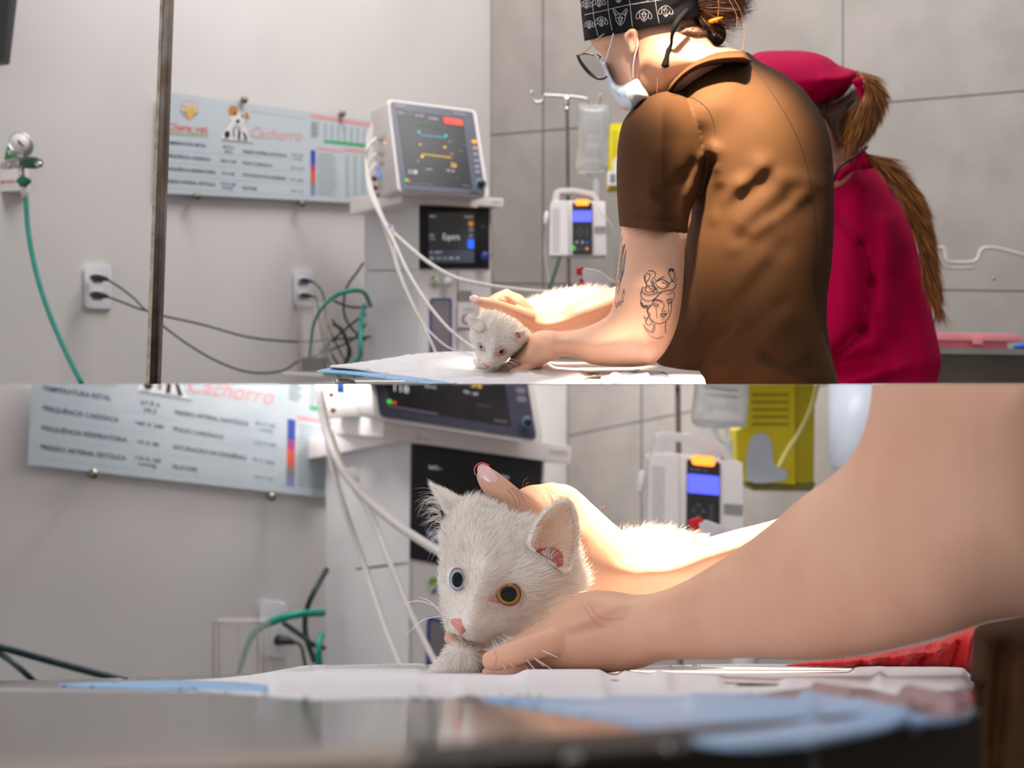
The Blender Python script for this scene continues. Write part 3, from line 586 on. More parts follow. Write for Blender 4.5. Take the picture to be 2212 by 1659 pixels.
    mk('dial_ring', [disc(c, (.2, -1, .05), .0165*dk, .008*dk)], [mat('pale_blue_ring', (104, 140, 156), .3)], q); mk('dial', [disc(c+Vector((0, -.008*dk, 0)), (.2, -1, .05), .0105*dk, .022*dk)], [BLACK], q)
    for k, (x, y) in enumerate(((830, 296), (838, 329), (840, 350))):
        mk('connector_plug', [flat(catmull([(x-22, y-1), (x-8, y-6), (x, y-7), (x+2, y+6), (x-8, y+5), (x-20, y+2)], True, 4), lambda a, b: 3.62+0*a, .03*dk, 0, 0, m, dk)], [mat('mauve_grey_plastic', (176, 164, 164), .45, noise=(10, (166, 156, 156)))], q, bevel=.002*dk)
    mk('port_cap', [disc(P(*[float(v) for v in m(809, 387)], 3.66*dk), (0, -1, 0), .0075*dk, .02*dk)], [mat('maroon_port', (110, 36, 44), .4)], q); mk('port_cap', [disc(P(*[float(v) for v in m(811, 407)], 3.66*dk), (0, -1, 0), .0075*dk, .02*dk)], [MATS['maroon_port']], q)
    mk('port_clip', [ml(rect(815, 372, 824, 384), .01, .03), ml(rect(813, 358, 820, 366), .01, .03)], [BLUEB], q, smooth=False, label='blue port clips'); mk('port_light', [ml(circ(831, 308, 3), .004, .03)], [mat('amber_port', (230, 150, 30), .4)], q, smooth=False)
machine(IDN, IDN, IDN, 1, 1.0, 'white anaesthesia machine with lit Espera screen, in sharp focus above the crouched white cat', 'patient monitor with dark slate bezel and red alarm bar, whole screen visible')

# ---- cables to the animal
G1 = 'white cables running from the upper patient monitor'
def cable(px, r, lab, mp=IDN, dk=1.0, group=None, m=WCORD, name='cable', cat='cable'):
    return mk(name, [ptube(px, r, 10, mp=mp, dk=dk)], [m], label=lab, cat=cat, group=group)
cable([(812, 300, 3.55), (794, 318, 3.5), (790, 350, 3.5), (800, 400, 3.45), (818, 450, 3.3), (838, 490, 3.2), (880, 530, 3.0), (930, 570, 2.8), (985, 600, 2.6), (1050, 615, 2.4), (1110, 624, 2.2), (1180, 630, 2.05), (1260, 630, 2.0)], 4.3, 'thick white cable arching across the Espera screen to behind the cat', group=G1)
cable([(812, 332, 3.55), (792, 360, 3.5), (800, 420, 3.4), (824, 470, 3.2), (850, 520, 3.0), (880, 585, 2.8), (920, 650, 2.6), (960, 700, 2.3), (1000, 735, 2.0), (1040, 760, 1.85)], 3.6, 'white cable crossing the blue flowmeter frame to the cat shoulder', group=G1)
cable([(812, 352, 3.55), (796, 380, 3.5), (806, 430, 3.4), (826, 480, 3.2), (846, 535, 3.0), (862, 590, 2.9), (893, 660, 2.7), (925, 725, 2.5), (945, 770, 2.2), (960, 800, 2.1)], 3.3, 'white cable hanging lowest to the left in front of the white cabinet side', group=G1)
cable([(848, 500, 3.1), (856, 560, 3.0), (884, 640, 2.8), (915, 700, 2.5), (960, 745, 2.2), (1000, 762, 2.05), (1020, 770, 2.0)], 2.3, 'thin grey cable between the two white ones reaching the pad', group=G1)
mk('cable_tag', [flat([(834, 487), (848, 485), (852, 499), (838, 502)], lambda x, y: 3.08+0*x, .008), flat([(841, 487), (845, 487), (845, 491), (841, 491)], lambda x, y: 3.079+0*x, .001, mi=1)], [PLA, BLUEB], label='white tag with a blue dot on the cable bundle', cat='tag', smooth=False)

# ---- jar, hoses and tangled cords by the machine
def jar(mp, dk, lab):
    o = thing('acrylic_jar', tuple(P(*[float(v) for v in mp(678, 808)], 3.7*dk)), lab, 'jar')
    mk('jar_wall', [flat(rect(645, 648, 708, 806), lambda x, y: 3.66+0*x, .09*dk, 0, 0, mp, dk)], [GLASS], o, bevel=.004)
    ed = []
    for x, D in ((645, 3.65), (652, 3.74), (706, 3.65), (699, 3.74), (676, 3.7)): ed.append(ptube([(x, 648, D), (x, 806, D)], 1.7 if x != 676 else .9, 6, mp=mp, dk=dk))
    for y in (648, 806): ed.append(ptube([(645, y, 3.65), (706, y, 3.65)], 1.6, 6, mp=mp, dk=dk))
    mk('jar_edge', ed, [mat('acrylic_edge', (146, 134, 122), .3, noise=(20, (128, 116, 104)))], o)
    mk('dark_contents', [flat(rrect(650, 772, 702, 802, 6), lambda x, y: 3.68+0*x, .05*dk, 0, 0, mp, dk)], [mat('dark_rubber', (38, 34, 34), .5, noise=(40, (54, 48, 48)))], o, bevel=.003)
jar(IDN, 1.0, 'clear acrylic jar with black contents below the socket')
mk('drip_tray', [flat([(608, 803), (700, 806), (700, 814), (612, 809)], lambda x, y: 3.6+0*x, .12)], [mat('clear_tray', (206, 200, 196), .3)], label='pale clear tray under the acrylic jar', cat='tray', bevel=.002)
HG = 'teal hoses looped beside the machine'
cable([(668, 775, 3.68), (672, 735, 3.6), (678, 700, 3.55), (694, 668, 3.5), (720, 642, 3.5), (752, 629, 3.5), (785, 631, 3.6), (800, 660, 3.85)], [2.4, 2.6, 3, 3.4, 4.4, 5, 5, 5], 'teal hose rising from the jar in an arch to the machine', group=HG, m=TEAL, name='hose', cat='hose')
cable([(786, 660, 3.8), (780, 700, 3.6), (778, 745, 3.55), (776, 772, 3.55), (750, 792, 3.55), (720, 798, 3.55), (700, 800, 3.6)], [5, 5, 5, 4.6, 4, 3, 2], 'teal hose hanging down along the machine edge', group=HG, m=TEAL, name='hose', cat='hose')
CG = 'black cords tangled beside the machine'
for pts, lab in (([(785, 568, 3.9), (770, 590, 3.88), (752, 615, 3.86), (744, 640, 3.86), (744, 680, 3.86), (762, 712, 3.86), (790, 735, 3.9)], 'black cord dropping from the highest point of the tangle'),
                 ([(722, 650, 3.8), (745, 660, 3.82), (765, 664, 3.82), (792, 664, 3.9)], 'short black cord level with the teal arch'), ([(790, 680, 3.9), (770, 692, 3.86), (740, 716, 3.8), (712, 742, 3.8), (690, 760, 3.82)], 'black cord slanting down to the left through the tangle'),
                 ([(716, 690, 3.82), (730, 706, 3.8), (742, 724, 3.8), (752, 750, 3.8), (748, 778, 3.8), (735, 790, 3.82), (716, 765, 3.84), (708, 740, 3.84)], 'black cord hanging in a narrow loop'), ([(720, 700, 3.78), (738, 712, 3.78), (748, 735, 3.78), (756, 762, 3.8), (748, 782, 3.8)], 'thick black cord in the middle of the tangle'),
                 ([(700, 806, 3.6), (740, 810, 3.6), (770, 812, 3.6), (795, 808, 3.7)], 'green cord lying along the pad edge beneath the tangle')):
    cable(pts, 2.6 if 'thick' not in lab else 4.2, lab, group=CG, m=CORD if 'green' not in lab else TEAL, name='cord', cat='cord')

# ---- drip stand, bag, pump
ds = thing('drip_stand', tuple(P(1228, 829, 3.5)), 'chrome drip stand with two hooks behind the infusion pump', 'drip stand')
mk('stand_pole', [ptube([(1224, 212, 3.5), (1226, 330, 3.5), (1228, 620, 3.5), (1230, 900, 3.5)], [4, 4, 4.3, 4.5], 14)], [mat('stand_steel', (150, 140, 136), .28, 1.0, noise=(12, (130, 112, 108)))], ds)
mk('stand_collar', [ptube([(1224, 208, 3.5), (1224, 234, 3.5)], [7, 6], 14), capsule_blob(P(1224, 236, 3.49), (.008, .008, .008))], [CHROME], ds)
mk('hook_bar', [ptube([(1148, 197, 3.5), (1150, 212, 3.5), (1160, 221, 3.5), (1172, 217, 3.5), (1177, 206, 3.5), (1190, 206, 3.5), (1225, 208, 3.5), (1262, 212, 3.5), (1272, 220, 3.5), (1282, 230, 3.5), (1292, 226, 3.5), (1296, 214, 3.5), (1297, 204, 3.5)], 2.8, 10)], [CHROME], ds)
def fluid_bag(mp, dk, lab, ks=1.0):
    bagf = lambda x, y: 3.42+0*np.asarray(x, float)
    bg_ = thing('fluid_bag', tuple(P(*[float(v) for v in mp(1275, 376)], 3.42*dk)), lab, 'fluid bag')
    mk('bag', [inflate([(1249, 228), (1280, 226), (1316, 232), (1314, 300), (1312, 366), (1300, 374), (1260, 376), (1242, 368), (1245, 330), (1250, 280)], 3.42, .022*dk, 26*ks, 4, mp=mp, dk=dk)], [LIQ], bg_)
    mk('bag_lettering', [textpiece('SOLUÇÃO', 1264, 263, 1300, 266, 5, bagf, .028*dk, 0, mp, dk), textpiece('0,9%', 1266, 285, 1296, 290, 9, bagf, .028*dk, 0, mp, dk)]+[flat([(1256, y), (1263, y), (1263, y+1.5), (1256, y+1.5)], bagf, 0, .026*dk, 0, mp, dk) for y in range(276, 326, 6)]+[flat([(1262, y), (1300, y+2), (1300, y+3.4), (1262, y+1.4)], bagf, 0, .026*dk, 0, mp, dk) for y in (300, 318, 326, 334)], [mat('faded_bag_print', (130, 126, 130), .6)], bg_, smooth=False)
    mk('drip_chamber', [ptube([(1288, 374, 3.42), (1288, 388, 3.42), (1288, 392, 3.42), (1288, 424, 3.42), (1286, 436, 3.42)], [z*ks for z in [3, 3, 7, 7, 4]], 14, mp=mp, dk=dk)], [mat('clear_chamber', (222, 226, 230), .1, trans=.6, ior=1.2)], bg_)
    mk('bag_port', [ptube([(1270, 374, 3.42), (1276, 386, 3.42), (1284, 396, 3.42)], [z*ks for z in [4, 3, 3]], 8, mp=mp, dk=dk)], [LIQ], bg_)
fluid_bag(IDN, 1.0, 'clear fluid bag hanging whole from the drip stand, right of its pole')
def infusion_pump(mp, dk, lab, ks=1.0):
    DFp = plane3((1190, 480, 3.42), (1312, 480, 3.36), (1190, 400, 3.42))
    pm = thing('infusion_pump', tuple(P(*[float(v) for v in mp(1250, 556)], 3.4*dk)), lab, 'infusion pump')
    pl = lambda poly, th=0., off=0., mi=0: flat(poly, DFp, th*dk, off*dk, mi, mp, dk)
    mk('pump_case', [pl([(1189, 440), (1196, 432), (1308, 434), (1311, 552), (1187, 552)], .09)], [PLA], pm, bevel=.006)
    mk('handle', [pl([(1191, 440), (1197, 412), (1208, 406), (1240, 405), (1284, 414), (1297, 434), (1286, 434), (1278, 424), (1240, 416), (1210, 417), (1208, 432)], .05, -.01)], [PLG], pm, bevel=.004)
    mk('side_cover', [pl([(1190, 436), (1226, 434), (1228, 551), (1188, 551)], .01, .008)]+[pl(rect(1193, y, 1209, y+1.2), 0, .0095, 1) for y in range(450, 545, 4)], [PLA, mat('pale_print', (178, 174, 178), .6)], pm, smooth=False)
    mk('keypad', [pl(rrect(1236.5, 437, 1279, 550, 3), .006, .008)], [BLACK], pm, smooth=False)
    mk('alarm_lamp', [pl(rrect(1243, 431, 1272, 443, 4), .008, .016)], [E_O], pm, smooth=False, label='lit orange lamp')
    mk('display', [pl(rrect(1237.5, 455, 1278, 479, 2), .001, .0095)], [E_B], pm, smooth=False, label='lit blue display')
    mk('keypad_keys', [pl(circ(x, y, 3.4), 0, .0095, mi) for x, y, mi in ((1252, 494, 0), (1252, 508, 0), (1246, 501, 0), (1258, 501, 0), (1268, 495, 0), (1268, 502, 0), (1268, 509, 0), (1246, 523, 3), (1258, 523, 3), (1268, 524, 1), (1268, 537, 2), (1258, 537, 0), (1249, 537, 0))]+[textpiece('8', 1235, 541, 1243, 541, 11, DFp, .0098*dk, 4, mp, dk), textpiece('bomba 10', 1240, 450, 1262, 450, 2.6, DFp, .0098*dk, 3, mp, dk)], [mat('dim_key', (66, 66, 72), .5), mat('blue_key', (52, 70, 180), .4, emis=.2), mat('orange_key', (226, 130, 40), .4, emis=.3), mat('pale_key', (150, 140, 142), .5), E_G], pm, smooth=False)
    mk('grey_label', [pl(rect(1284, 489, 1309, 502), 0, .0035)], [mat('grey_tag', (140, 136, 136), .5)], pm, smooth=False)
    mk('side_connector', [ptube([(1181, 458, 3.42), (1180, 470, 3.42), (1178, 484, 3.42)], [z*ks for z in [4, 6, 4]], 10, mp=mp, dk=dk)], [PLA], pm)
infusion_pump(IDN, 1.0, 'white infusion pump with carry handle and lit blue display on the drip stand')
cable([(1179, 484, 3.43), (1176, 520, 3.45), (1178, 560, 3.45), (1186, 600, 3.45), (1190, 640, 3.45)], 1.8, 'thin white line hanging at the left side of the infusion pump')
cable([(1286, 434, 3.36), (1300, 460, 3.34), (1322, 490, 3.34), (1330, 540, 3.36), (1328, 600, 3.4)], 1.8, 'thin clear line curving down at the right side of the infusion pump')
cable([(1209, 556, 3.4), (1200, 585, 3.3), (1186, 624, 3.2), (1178, 650, 3.1)], 4, 'dark green strap slanting below the infusion pump', m=mat('dark_green_strap', (30, 62, 58), .5), name='strap', cat='strap')

# ---- sharps box and spray bottle
def sharps(mp, dk, lab, D0=3.62):
    o = thing('sharps_box', tuple(P(*[float(v) for v in mp(1345, 402)], D0*dk)), lab, 'box')
    f0 = lambda x, y: D0+0*np.asarray(x, float)
    mk('carton', [flat([(1318, 268), (1338, 266), (1400, 270), (1400, 402), (1316, 404)], f0, .1*dk, 0, 0, mp, dk)], [YEL], o, smooth=False)
    mk('carton_print', [flat([(1322, 284+k*7), (1336, 284+k*7), (1336, 285.2+k*7), (1322, 285.2+k*7)], f0, 0, .002, 0, mp, dk) for k in range(9)], [mat('olive_lines', (150, 140, 20), .6)], o, smooth=False)
    mk('white_label', [flat(catmull([(1324, 355), (1330, 340), (1340, 338), (1345, 352), (1345, 372), (1326, 372)], True, 3), f0, 0, .003, 0, mp, dk), flat(rect(1312, 370, 1342, 400), f0, 0, .004, 0, mp, dk), flat(rect(1318, 376, 1330, 394), f0, 0, .005, 1, mp, dk)], [PLA, INKM], o, smooth=False)
sharps(IDN, 1.0, 'yellow sharps carton half hidden behind the vet brown sleeve')
def spray(mp, dk, lab, D0=2.5):
    o = thing('spray_bottle', tuple(P(*[float(v) for v in mp(1300, 640)], D0*dk)), lab, 'bottle'); f0 = lambda x, y: D0+0*np.asarray(x, float)
    mk('spray_head', [flat([(1256, 582), (1268, 580), (1300, 590), (1322, 604), (1320, 622), (1296, 634), (1270, 640), (1262, 612)], f0, .03*dk, 0, 0, mp, dk)], [mat('milky_plastic', (206, 202, 206), .35, noise=(20, (198, 194, 198)))], o, bevel=.005)
    mk('nozzle', [flat([(1245, 580), (1258, 576), (1262, 578), (1259, 594), (1246, 592)], f0, .024*dk, -.003*dk, 0, mp, dk)], [RED], o, bevel=.003, label='red nozzle')
    mk('trigger', [flat([(1251, 602), (1258, 602), (1268, 618), (1262, 630), (1254, 616)], f0, .016*dk, -.007*dk, 0, mp, dk)], [RED], o, bevel=.002, label='red trigger')
    mk('bottle_neck', [ptube([(1300, 612, D0+.015), (1312, 700, D0+.015), (1316, 900, D0+.015)], [14, 26, 34], 14, mp=mp, dk=dk)], [MATS['milky_plastic']], o)
spray(IDN, 1.0, 'white spray bottle with red nozzle behind the cat back')
cable([(1262, 582, 2.47), (1290, 586, 2.46), (1312, 600, 2.46), (1330, 614, 2.46), (1345, 626, 2.5)], 2.6, 'thin clear tube lying over the spray bottle')

# ---- right side: counter, tray, tubing
mk('steel_counter', [flat([(1940, 752), (2320, 758), (2320, 900), (1940, 900)], lambda x, y: 3.1+0*x, .5), flat([(1940, 749), (2320, 755), (2320, 768), (1940, 763)], lambda x, y: 3.09+0*x, .5, mi=1)], [mat('counter_front', (92, 84, 76), .4, .6, noise=(5, (78, 70, 62))), mat('counter_lip', (150, 146, 140), .35, .6, noise=(8, (140, 136, 130)))], smooth=False, label='steel counter at the right edge beneath the pink case', cat='counter')
pk = thing('pink_case', tuple(P(2110, 752, 3.2)), 'flat pink plastic case on the steel counter', 'case')
mk('case_body', [flat([(1960, 733), (2176, 738), (2178, 753), (1960, 750)], lambda x, y: 3.2+0*x, .2)], [mat('deep_pink_plastic', (206, 98, 108), .35, noise=(8, (216, 120, 128)))], pk, bevel=.004)
mk('case_lid', [flat([(1960, 716), (2196, 721), (2214, 733), (2212, 738), (1960, 734)], lambda x, y: 3.19+0*x, .21)], [PINKB], pk, bevel=.004); mk('case_latch', [flat(rect(2102, 729, 2124, 744), lambda x, y: 3.185+0*x, .01)], [PINKB], pk, bevel=.002)
mk('blue_tool', [inflate([(2189, 748), (2200, 742), (2240, 738), (2240, 754), (2196, 754)], 3.15, .02, 8, 3)], [BLUEB], label='bright blue plastic object on the counter at the right edge', cat='tool')
TB = mat('frosted_tube', (198, 192, 188), .3, noise=(30, (188, 182, 180)))
cable([(1990, 536, 3.6), (2036, 536, 3.6), (2042, 548, 3.6), (2046, 562, 3.6), (2060, 567, 3.6), (2100, 566, 3.6), (2112, 558, 3.6), (2118, 542, 3.6), (2130, 535, 3.6), (2160, 538, 3.6), (2212, 552, 3.6), (2260, 570, 3.6)], 4.2, 'frosted tubing bent along the grey wall on the right, outer run', m=TB, name='tubing', cat='tube', group='frosted tubing on the grey wall')
cable([(1990, 556, 3.62), (2026, 560, 3.62), (2036, 572, 3.62), (2050, 579, 3.62), (2104, 578, 3.62)], 3.4, 'frosted tubing bent along the grey wall on the right, lower run', m=TB, name='tubing', cat='tube', group='frosted tubing on the grey wall')
mk('wall_screw', [disc(P(2145, 602, 3.72), (0, -1, 0), .006, .006)], [CHROME], label='small shiny screw head on the grey wall, right of the ponytail', cat='screw')
# ================================================================= people and animals: shared builders
SKIN = mat('skin', (218, 172, 146), .5, sss=.35, ssc=.008, sssr=(1, .36, .2), noise=(11, (208, 158, 132), 4), bump=(420, .12, .001))
FURM = mat('white_fur', (240, 233, 226), .75, sss=.25, ssc=.004, sssr=(1, .8, .7), noise=(26, (233, 224, 214), 3))
FURS = mat('white_fur_strand', (244, 238, 232), .6, noise=(60, (236, 228, 220), 2))
FURC = mat('cream_fur', (226, 214, 186), .8, noise=(40, (216, 202, 170)))
PINK = mat('pink_skin', (218, 170, 160), .5, sss=.3, ssc=.004, noise=(40, (216, 146, 134)))
EARIN = mat('inner_ear', (242, 178, 148), .6, sss=.6, ssc=.006, sssr=(1, .4, .25), noise=(30, (234, 158, 128), 3))
EARDK = mat('ear_canal', (176, 84, 68), .6, sss=.3, ssc=.004, noise=(60, (150, 60, 50)))
PUPIL = mat('pupil', (4, 5, 10), .03, spec=.35); EBLUE = mat('blue_iris', (176, 194, 212), .12, spec=.4, noise=(45, (112, 120, 138), 5)); EAMB = mat('amber_iris', (182, 124, 36), .12, spec=.4, noise=(45, (120, 96, 76), 5)); ERIM = mat('dark_eye_rim', (58, 38, 30), .2, coat=.6)
NAIL = mat('glossy_nail', (226, 184, 182), .12, coat=1.0, noise=(60, (218, 172, 172)))
LIDM = mat('pink_eyelid', (206, 158, 152), .5, noise=(50, (196, 146, 140)))
WHISK = mat('whisker', (246, 242, 238), .3)

def dome(c, n, a, b, h, mats_r, up=(0, 0, 1), tilt=0.0, seg=28):
    n = Vector(n).normalized(); u = Vector(up).cross(n).normalized(); v = n.cross(u)
    if tilt: q = Quaternion(n, tilt); u = q @ u; v = q @ v
    c = Vector(c); out_ = []; lastr = 0
    for r1, mi in mats_r:
        rs = np.linspace(lastr, r1, 5 if r1 < 1 else 4); V = []; fs = []
        for r in rs:
            for k in range(seg):
                t = 2*math.pi*k/seg; V.append(tuple(c+u*(a*r*math.cos(t))+v*(b*r*math.sin(t))+n*(h*math.sqrt(max(0, 1-(r*.94)**2)))))
        for i in range(len(rs)-1):
            for k in range(seg): fs.append([i*seg+k, (i+1)*seg+k, (i+1)*seg+(k+1) % seg, i*seg+(k+1) % seg])
        out_.append([np.array(V), fs, mi]); lastr = r1
    return out_
def eye(tree, px, py, rx, ry, iris, parent, pup=.5, tilt=0.0, look=(0, -1, 0), sink=.25, lid=None, lab=None, hh=.34):
    hit = ray(tree, px, py, 0); D = hit.y; a = rx/F*D; b = ry/F*D; d = Vector(look).normalized()
    c = hit+hit.normalized()*(sink*b)
    e_ = mk('eyeball', dome(c, d, a, b, b*hh, [(pup, 0), (.93, 1), (1.0, 2)], tilt=tilt), [PUPIL, iris, ERIM], parent, fixn=False, label=lab)
    return hit, D
def surfn(tree, px, py):
    a = tree.ray_cast(Vector((0, 0, 0)), P(px, py, 1).normalized()); return a[0], a[1]
def whiskers(tree, roots, tips, parent, r=.00022, sag=.15):
    for (x0, y0), (x1, y1, dd) in zip(roots, tips):
        h = ray(tree, x0, y0, 0)
        if h is None: continue
        e_ = P(x1, y1, h.y+dd); m = h*.45+e_*.55+Vector((0, -.022 if abs(dd) > .1 else -.003, (e_-h).length*(sag if abs(dd) < .1 else .04))); mk('whisker', [tube([h, m, e_], [r, r*.8, r*.35], 5)], [WHISK], parent)
def hand_tube(px, r, mp=IDN): return ptube(px, r, 14, sub=6)
def inktext(tree, s, x0, y0, x1, y1, h, mi=1):
    v, fs, _ = textpiece(s, x0, y0, x1, y1, h, 1.0, 0)
    px = v[:, 0]/v[:, 1]*F+CX; py = CY-v[:, 2]/v[:, 1]*F; V = []; ok = []
    for x, y in zip(px, py):
        q = ray(tree, x, y, .0008); ok.append(q is not None); V.append(tuple(q) if q is not None else (0, 0, 0))
    return [np.array(V), [f for f in fs if all(ok[i] for i in f)], mi]

# ================================================================= UPPER SCENE: table, pad
tabA = lambda x, y: 462.0/(np.maximum(y, 535)-531.0)
mk('steel_table', [sheet([(600, 829), (980, 800), (1400, 790), (1400, 900), (560, 900)], lambda x, y: tabA(x, y)+.0, .03, 12, spl=False)], [STEEL], label='steel examination table edge below the upper white pad', cat='table')
padf = [(880, 775, 1100, 770, 9, .002), (700, 802, 900, 786, 8, .004), (940, 800, 1040, 812, 7, .003), (1120, 800, 1180, 796, 8, .008), (1180, 802, 1250, 812, 6, .005), (1260, 806, 1400, 800, 7, .002)]
pd = thing('absorbent_pad', tuple(P(1000, 829, 1.55)), 'white absorbent pad with blue edge under the crouched cat, upper table', 'pad')
mk('pad_paper', [sheet([(706, 796), (760, 787), (830, 775), (880, 768), (940, 762), (1000, 760), (1100, 764), (1200, 768), (1300, 774), (1400, 782), (1500, 790), (1500, 860), (1200, 850), (1000, 830), (960, 824), (900, 815), (800, 804)], lambda x, y: tabA(x, y)*.995, .0015, 5, padf)], [PAPER], pd)
mk('pad_backing', [sheet([(684, 802), (720, 793), (800, 780), (850, 774), (880, 776), (900, 800), (1000, 812), (1100, 830), (1100, 850), (980, 834), (900, 826), (800, 813), (740, 806)], lambda x, y: tabA(x, y)*.998, .001, 5)], [PADB], pd)
mk('forceps', [ptube([(1188, 802, 1.68), (1240, 807, 1.66), (1300, 812, 1.63)], [1.2, 2.2, 2.6], 8), ptube([(1192, 802, 1.69), (1240, 805, 1.67), (1296, 808, 1.64)], [1, 1.6, 1.8], 8)], [DSTEEL], label='thin dark steel instrument lying on the upper pad under the forearm', cat='instrument')
cl = thing('strap', tuple(P(1290, 829, 1.58)), 'dark brown strap end with bent wire on the upper pad', 'strap')
mk('strap_end', [inflate([(1268, 816), (1278, 809), (1300, 808), (1330, 807), (1348, 808), (1330, 814), (1300, 820), (1276, 824)], 1.60, .008, 7, 3)], [mat('dark_brown_leather', (52, 38, 34), .5, noise=(40, (40, 28, 26)))], cl)
mk('wire_loop', [ptube([(1290, 812, 1.585), (1268, 816, 1.58), (1263, 825, 1.575), (1268, 840, 1.57)], 2.4, 8)], [DSTEEL], cl)
pf = thing('plastic_film', tuple(P(1350, 829, 1.56)), 'crinkled bluish clear film beside the brown tunic, on the upper pad', 'film')
mk('film_sheet', [sheet([(1290, 826), (1330, 812), (1380, 804), (1440, 806), (1440, 850), (1290, 850)], lambda x, y: tabA(x, y)*.985, .001, 3, [(1300, 822, 1380, 806, 3, .005), (1330, 826, 1400, 812, 3, .005), (1320, 814, 1360, 826, 3, .003)])], [mat('blue_grey_film', (150, 156, 178), .22, noise=(50, (118, 122, 150), 4), coat=.4)], pf)

# ================================================================= UPPER SCENE: the veterinarian
vet = thing('person', tuple(P(1560, 829, 1.8)), 'person in brown scrub top, dog-print cap and blue mask bending over the upper cat', 'person')
headP = inflate([(1262, 40), (1276, 90), (1284, 104), (1297, 115), (1303, 126), (1299, 139), (1310, 168), (1326, 205), (1340, 232), (1356, 240), (1376, 232), (1396, 220), (1420, 215), (1440, 215), (1500, 190), (1560, 150), (1612, 118), (1570, 100), (1545, 95), (1510, 55), (1490, 20), (1440, -30), (1340, -40), (1280, 0)],
    1.78, .074, 105, 3.2, [(1290, 118, 9, 8, -.006), (1335, 155, 28, 24, .004), (1305, 100, 18, 8, .003), (1395, 160, 1440, 205, 14, -.006), (1450, 120, 1560, 150, 22, .004)])
earP = inflate([(1352, 68), (1362, 61), (1374, 63), (1379, 76), (1378, 95), (1377, 110), (1368, 119), (1360, 114), (1357, 100), (1350, 88), (1347, 76)], 1.700, .009, 7, 1.6, [(1363, 84, 5, 9, -.007), (1371, 68, 1376, 100, 2.5, .003)], blur=2)
nearA = inflate([(1348, 440), (1342, 500), (1337, 560), (1331, 610), (1326, 645), (1314, 680), (1277, 702), (1240, 713), (1210, 716), (1185, 713), (1168, 714), (1150, 720), (1138, 732), (1128, 748), (1110, 768), (1096, 782), (1108, 792), (1135, 796), (1165, 791), (1192, 780), (1216, 770), (1241, 774), (1277, 787), (1326, 792), (1380, 791), (1412, 785), (1438, 758), (1458, 718), (1470, 670), (1477, 600), (1478, 540), (1462, 490), (1450, 440)],
    lambda x, y: 1.715-.06*np.clip((y-450)/170, 0, 1)**.7+.055*np.clip((1190-x)/90, 0, 1), .044, 72, 3.2, [(1190, 735, 1230, 748, 12, -.004), (1300, 735, 1380, 750, 26, .004), (1150, 735, 1180, 725, 10, .003)])
farA = inflate([(1058, 650), (1068, 640), (1082, 629), (1094, 625), (1110, 631), (1128, 638), (1141, 651), (1158, 670), (1180, 678), (1211, 671), (1233, 655), (1277, 640), (1326, 620), (1362, 608), (1362, 680), (1314, 694), (1260, 712), (1210, 724), (1170, 728), (1130, 716), (1095, 700), (1066, 690), (1056, 670)],
    1.77, .034, 40, 3, [(1080, 655, 1112, 662, 4, -.006), (1088, 642, 1106, 656, 3, -.004), (1094, 634, 12, 8, .004)])
thumb = ptube([(1022, 648, 1.735), (1036, 652, 1.732), (1056, 656, 1.73), (1084, 664, 1.732), (1112, 676, 1.738), (1144, 690, 1.75)], [7, 11, 13, 13, 16, 20], 16, sub=6)
fingsA = [ptube([(1098, 636, 1.77), (1072, 645, 1.782), (1048, 662, 1.785), (1042, 684, 1.775)], [13, 11, 10, 8], 14), ptube([(1112, 642, 1.79), (1080, 655, 1.80), (1058, 675, 1.80), (1060, 695, 1.79)], [13, 11, 10, 8], 14),
          ptube([(1124, 652, 1.80), (1092, 668, 1.812), (1074, 690, 1.81), (1078, 705, 1.80)], [12, 10, 9, 7], 14), ptube([(1134, 664, 1.81), (1106, 682, 1.82), (1092, 700, 1.815)], [10, 9, 7], 14)]
fingsN = [ptube([(1135, 772, 1.69), (1108, 786, 1.695), (1086, 795, 1.70), (1070, 799, 1.705)], [13, 10, 8, 6], 14), ptube([(1150, 778, 1.69), (1122, 791, 1.695), (1098, 799, 1.70), (1080, 801, 1.70)], [12, 9, 8, 6], 14), ptube([(1160, 782, 1.67), (1130, 796, 1.67), (1104, 803, 1.675)], [11, 9, 7], 14), ptube([(1168, 784, 1.68), (1140, 799, 1.685), (1116, 805, 1.69)], [10, 8, 6], 14),
          ptube([(1150, 730, 1.69), (1130, 744, 1.70), (1116, 758, 1.705), (1104, 768, 1.71)], [12, 10, 9, 7], 14)]
core = [ptube([(1480, 120, 1.79), (1520, 220, 1.80), (1560, 400, 1.84), (1600, 700, 1.85)], [50, 70, 90, 90], 20), ptube([(1500, 230, 1.80), (1440, 290, 1.78), (1415, 400, 1.74), (1405, 520, 1.715)], [50, 56, 50, 44], 18), ptube([(1340, 650, 1.78), (1420, 620, 1.83), (1500, 500, 1.88), (1560, 330, 1.88)], [28, 36, 40, 50], 18)]
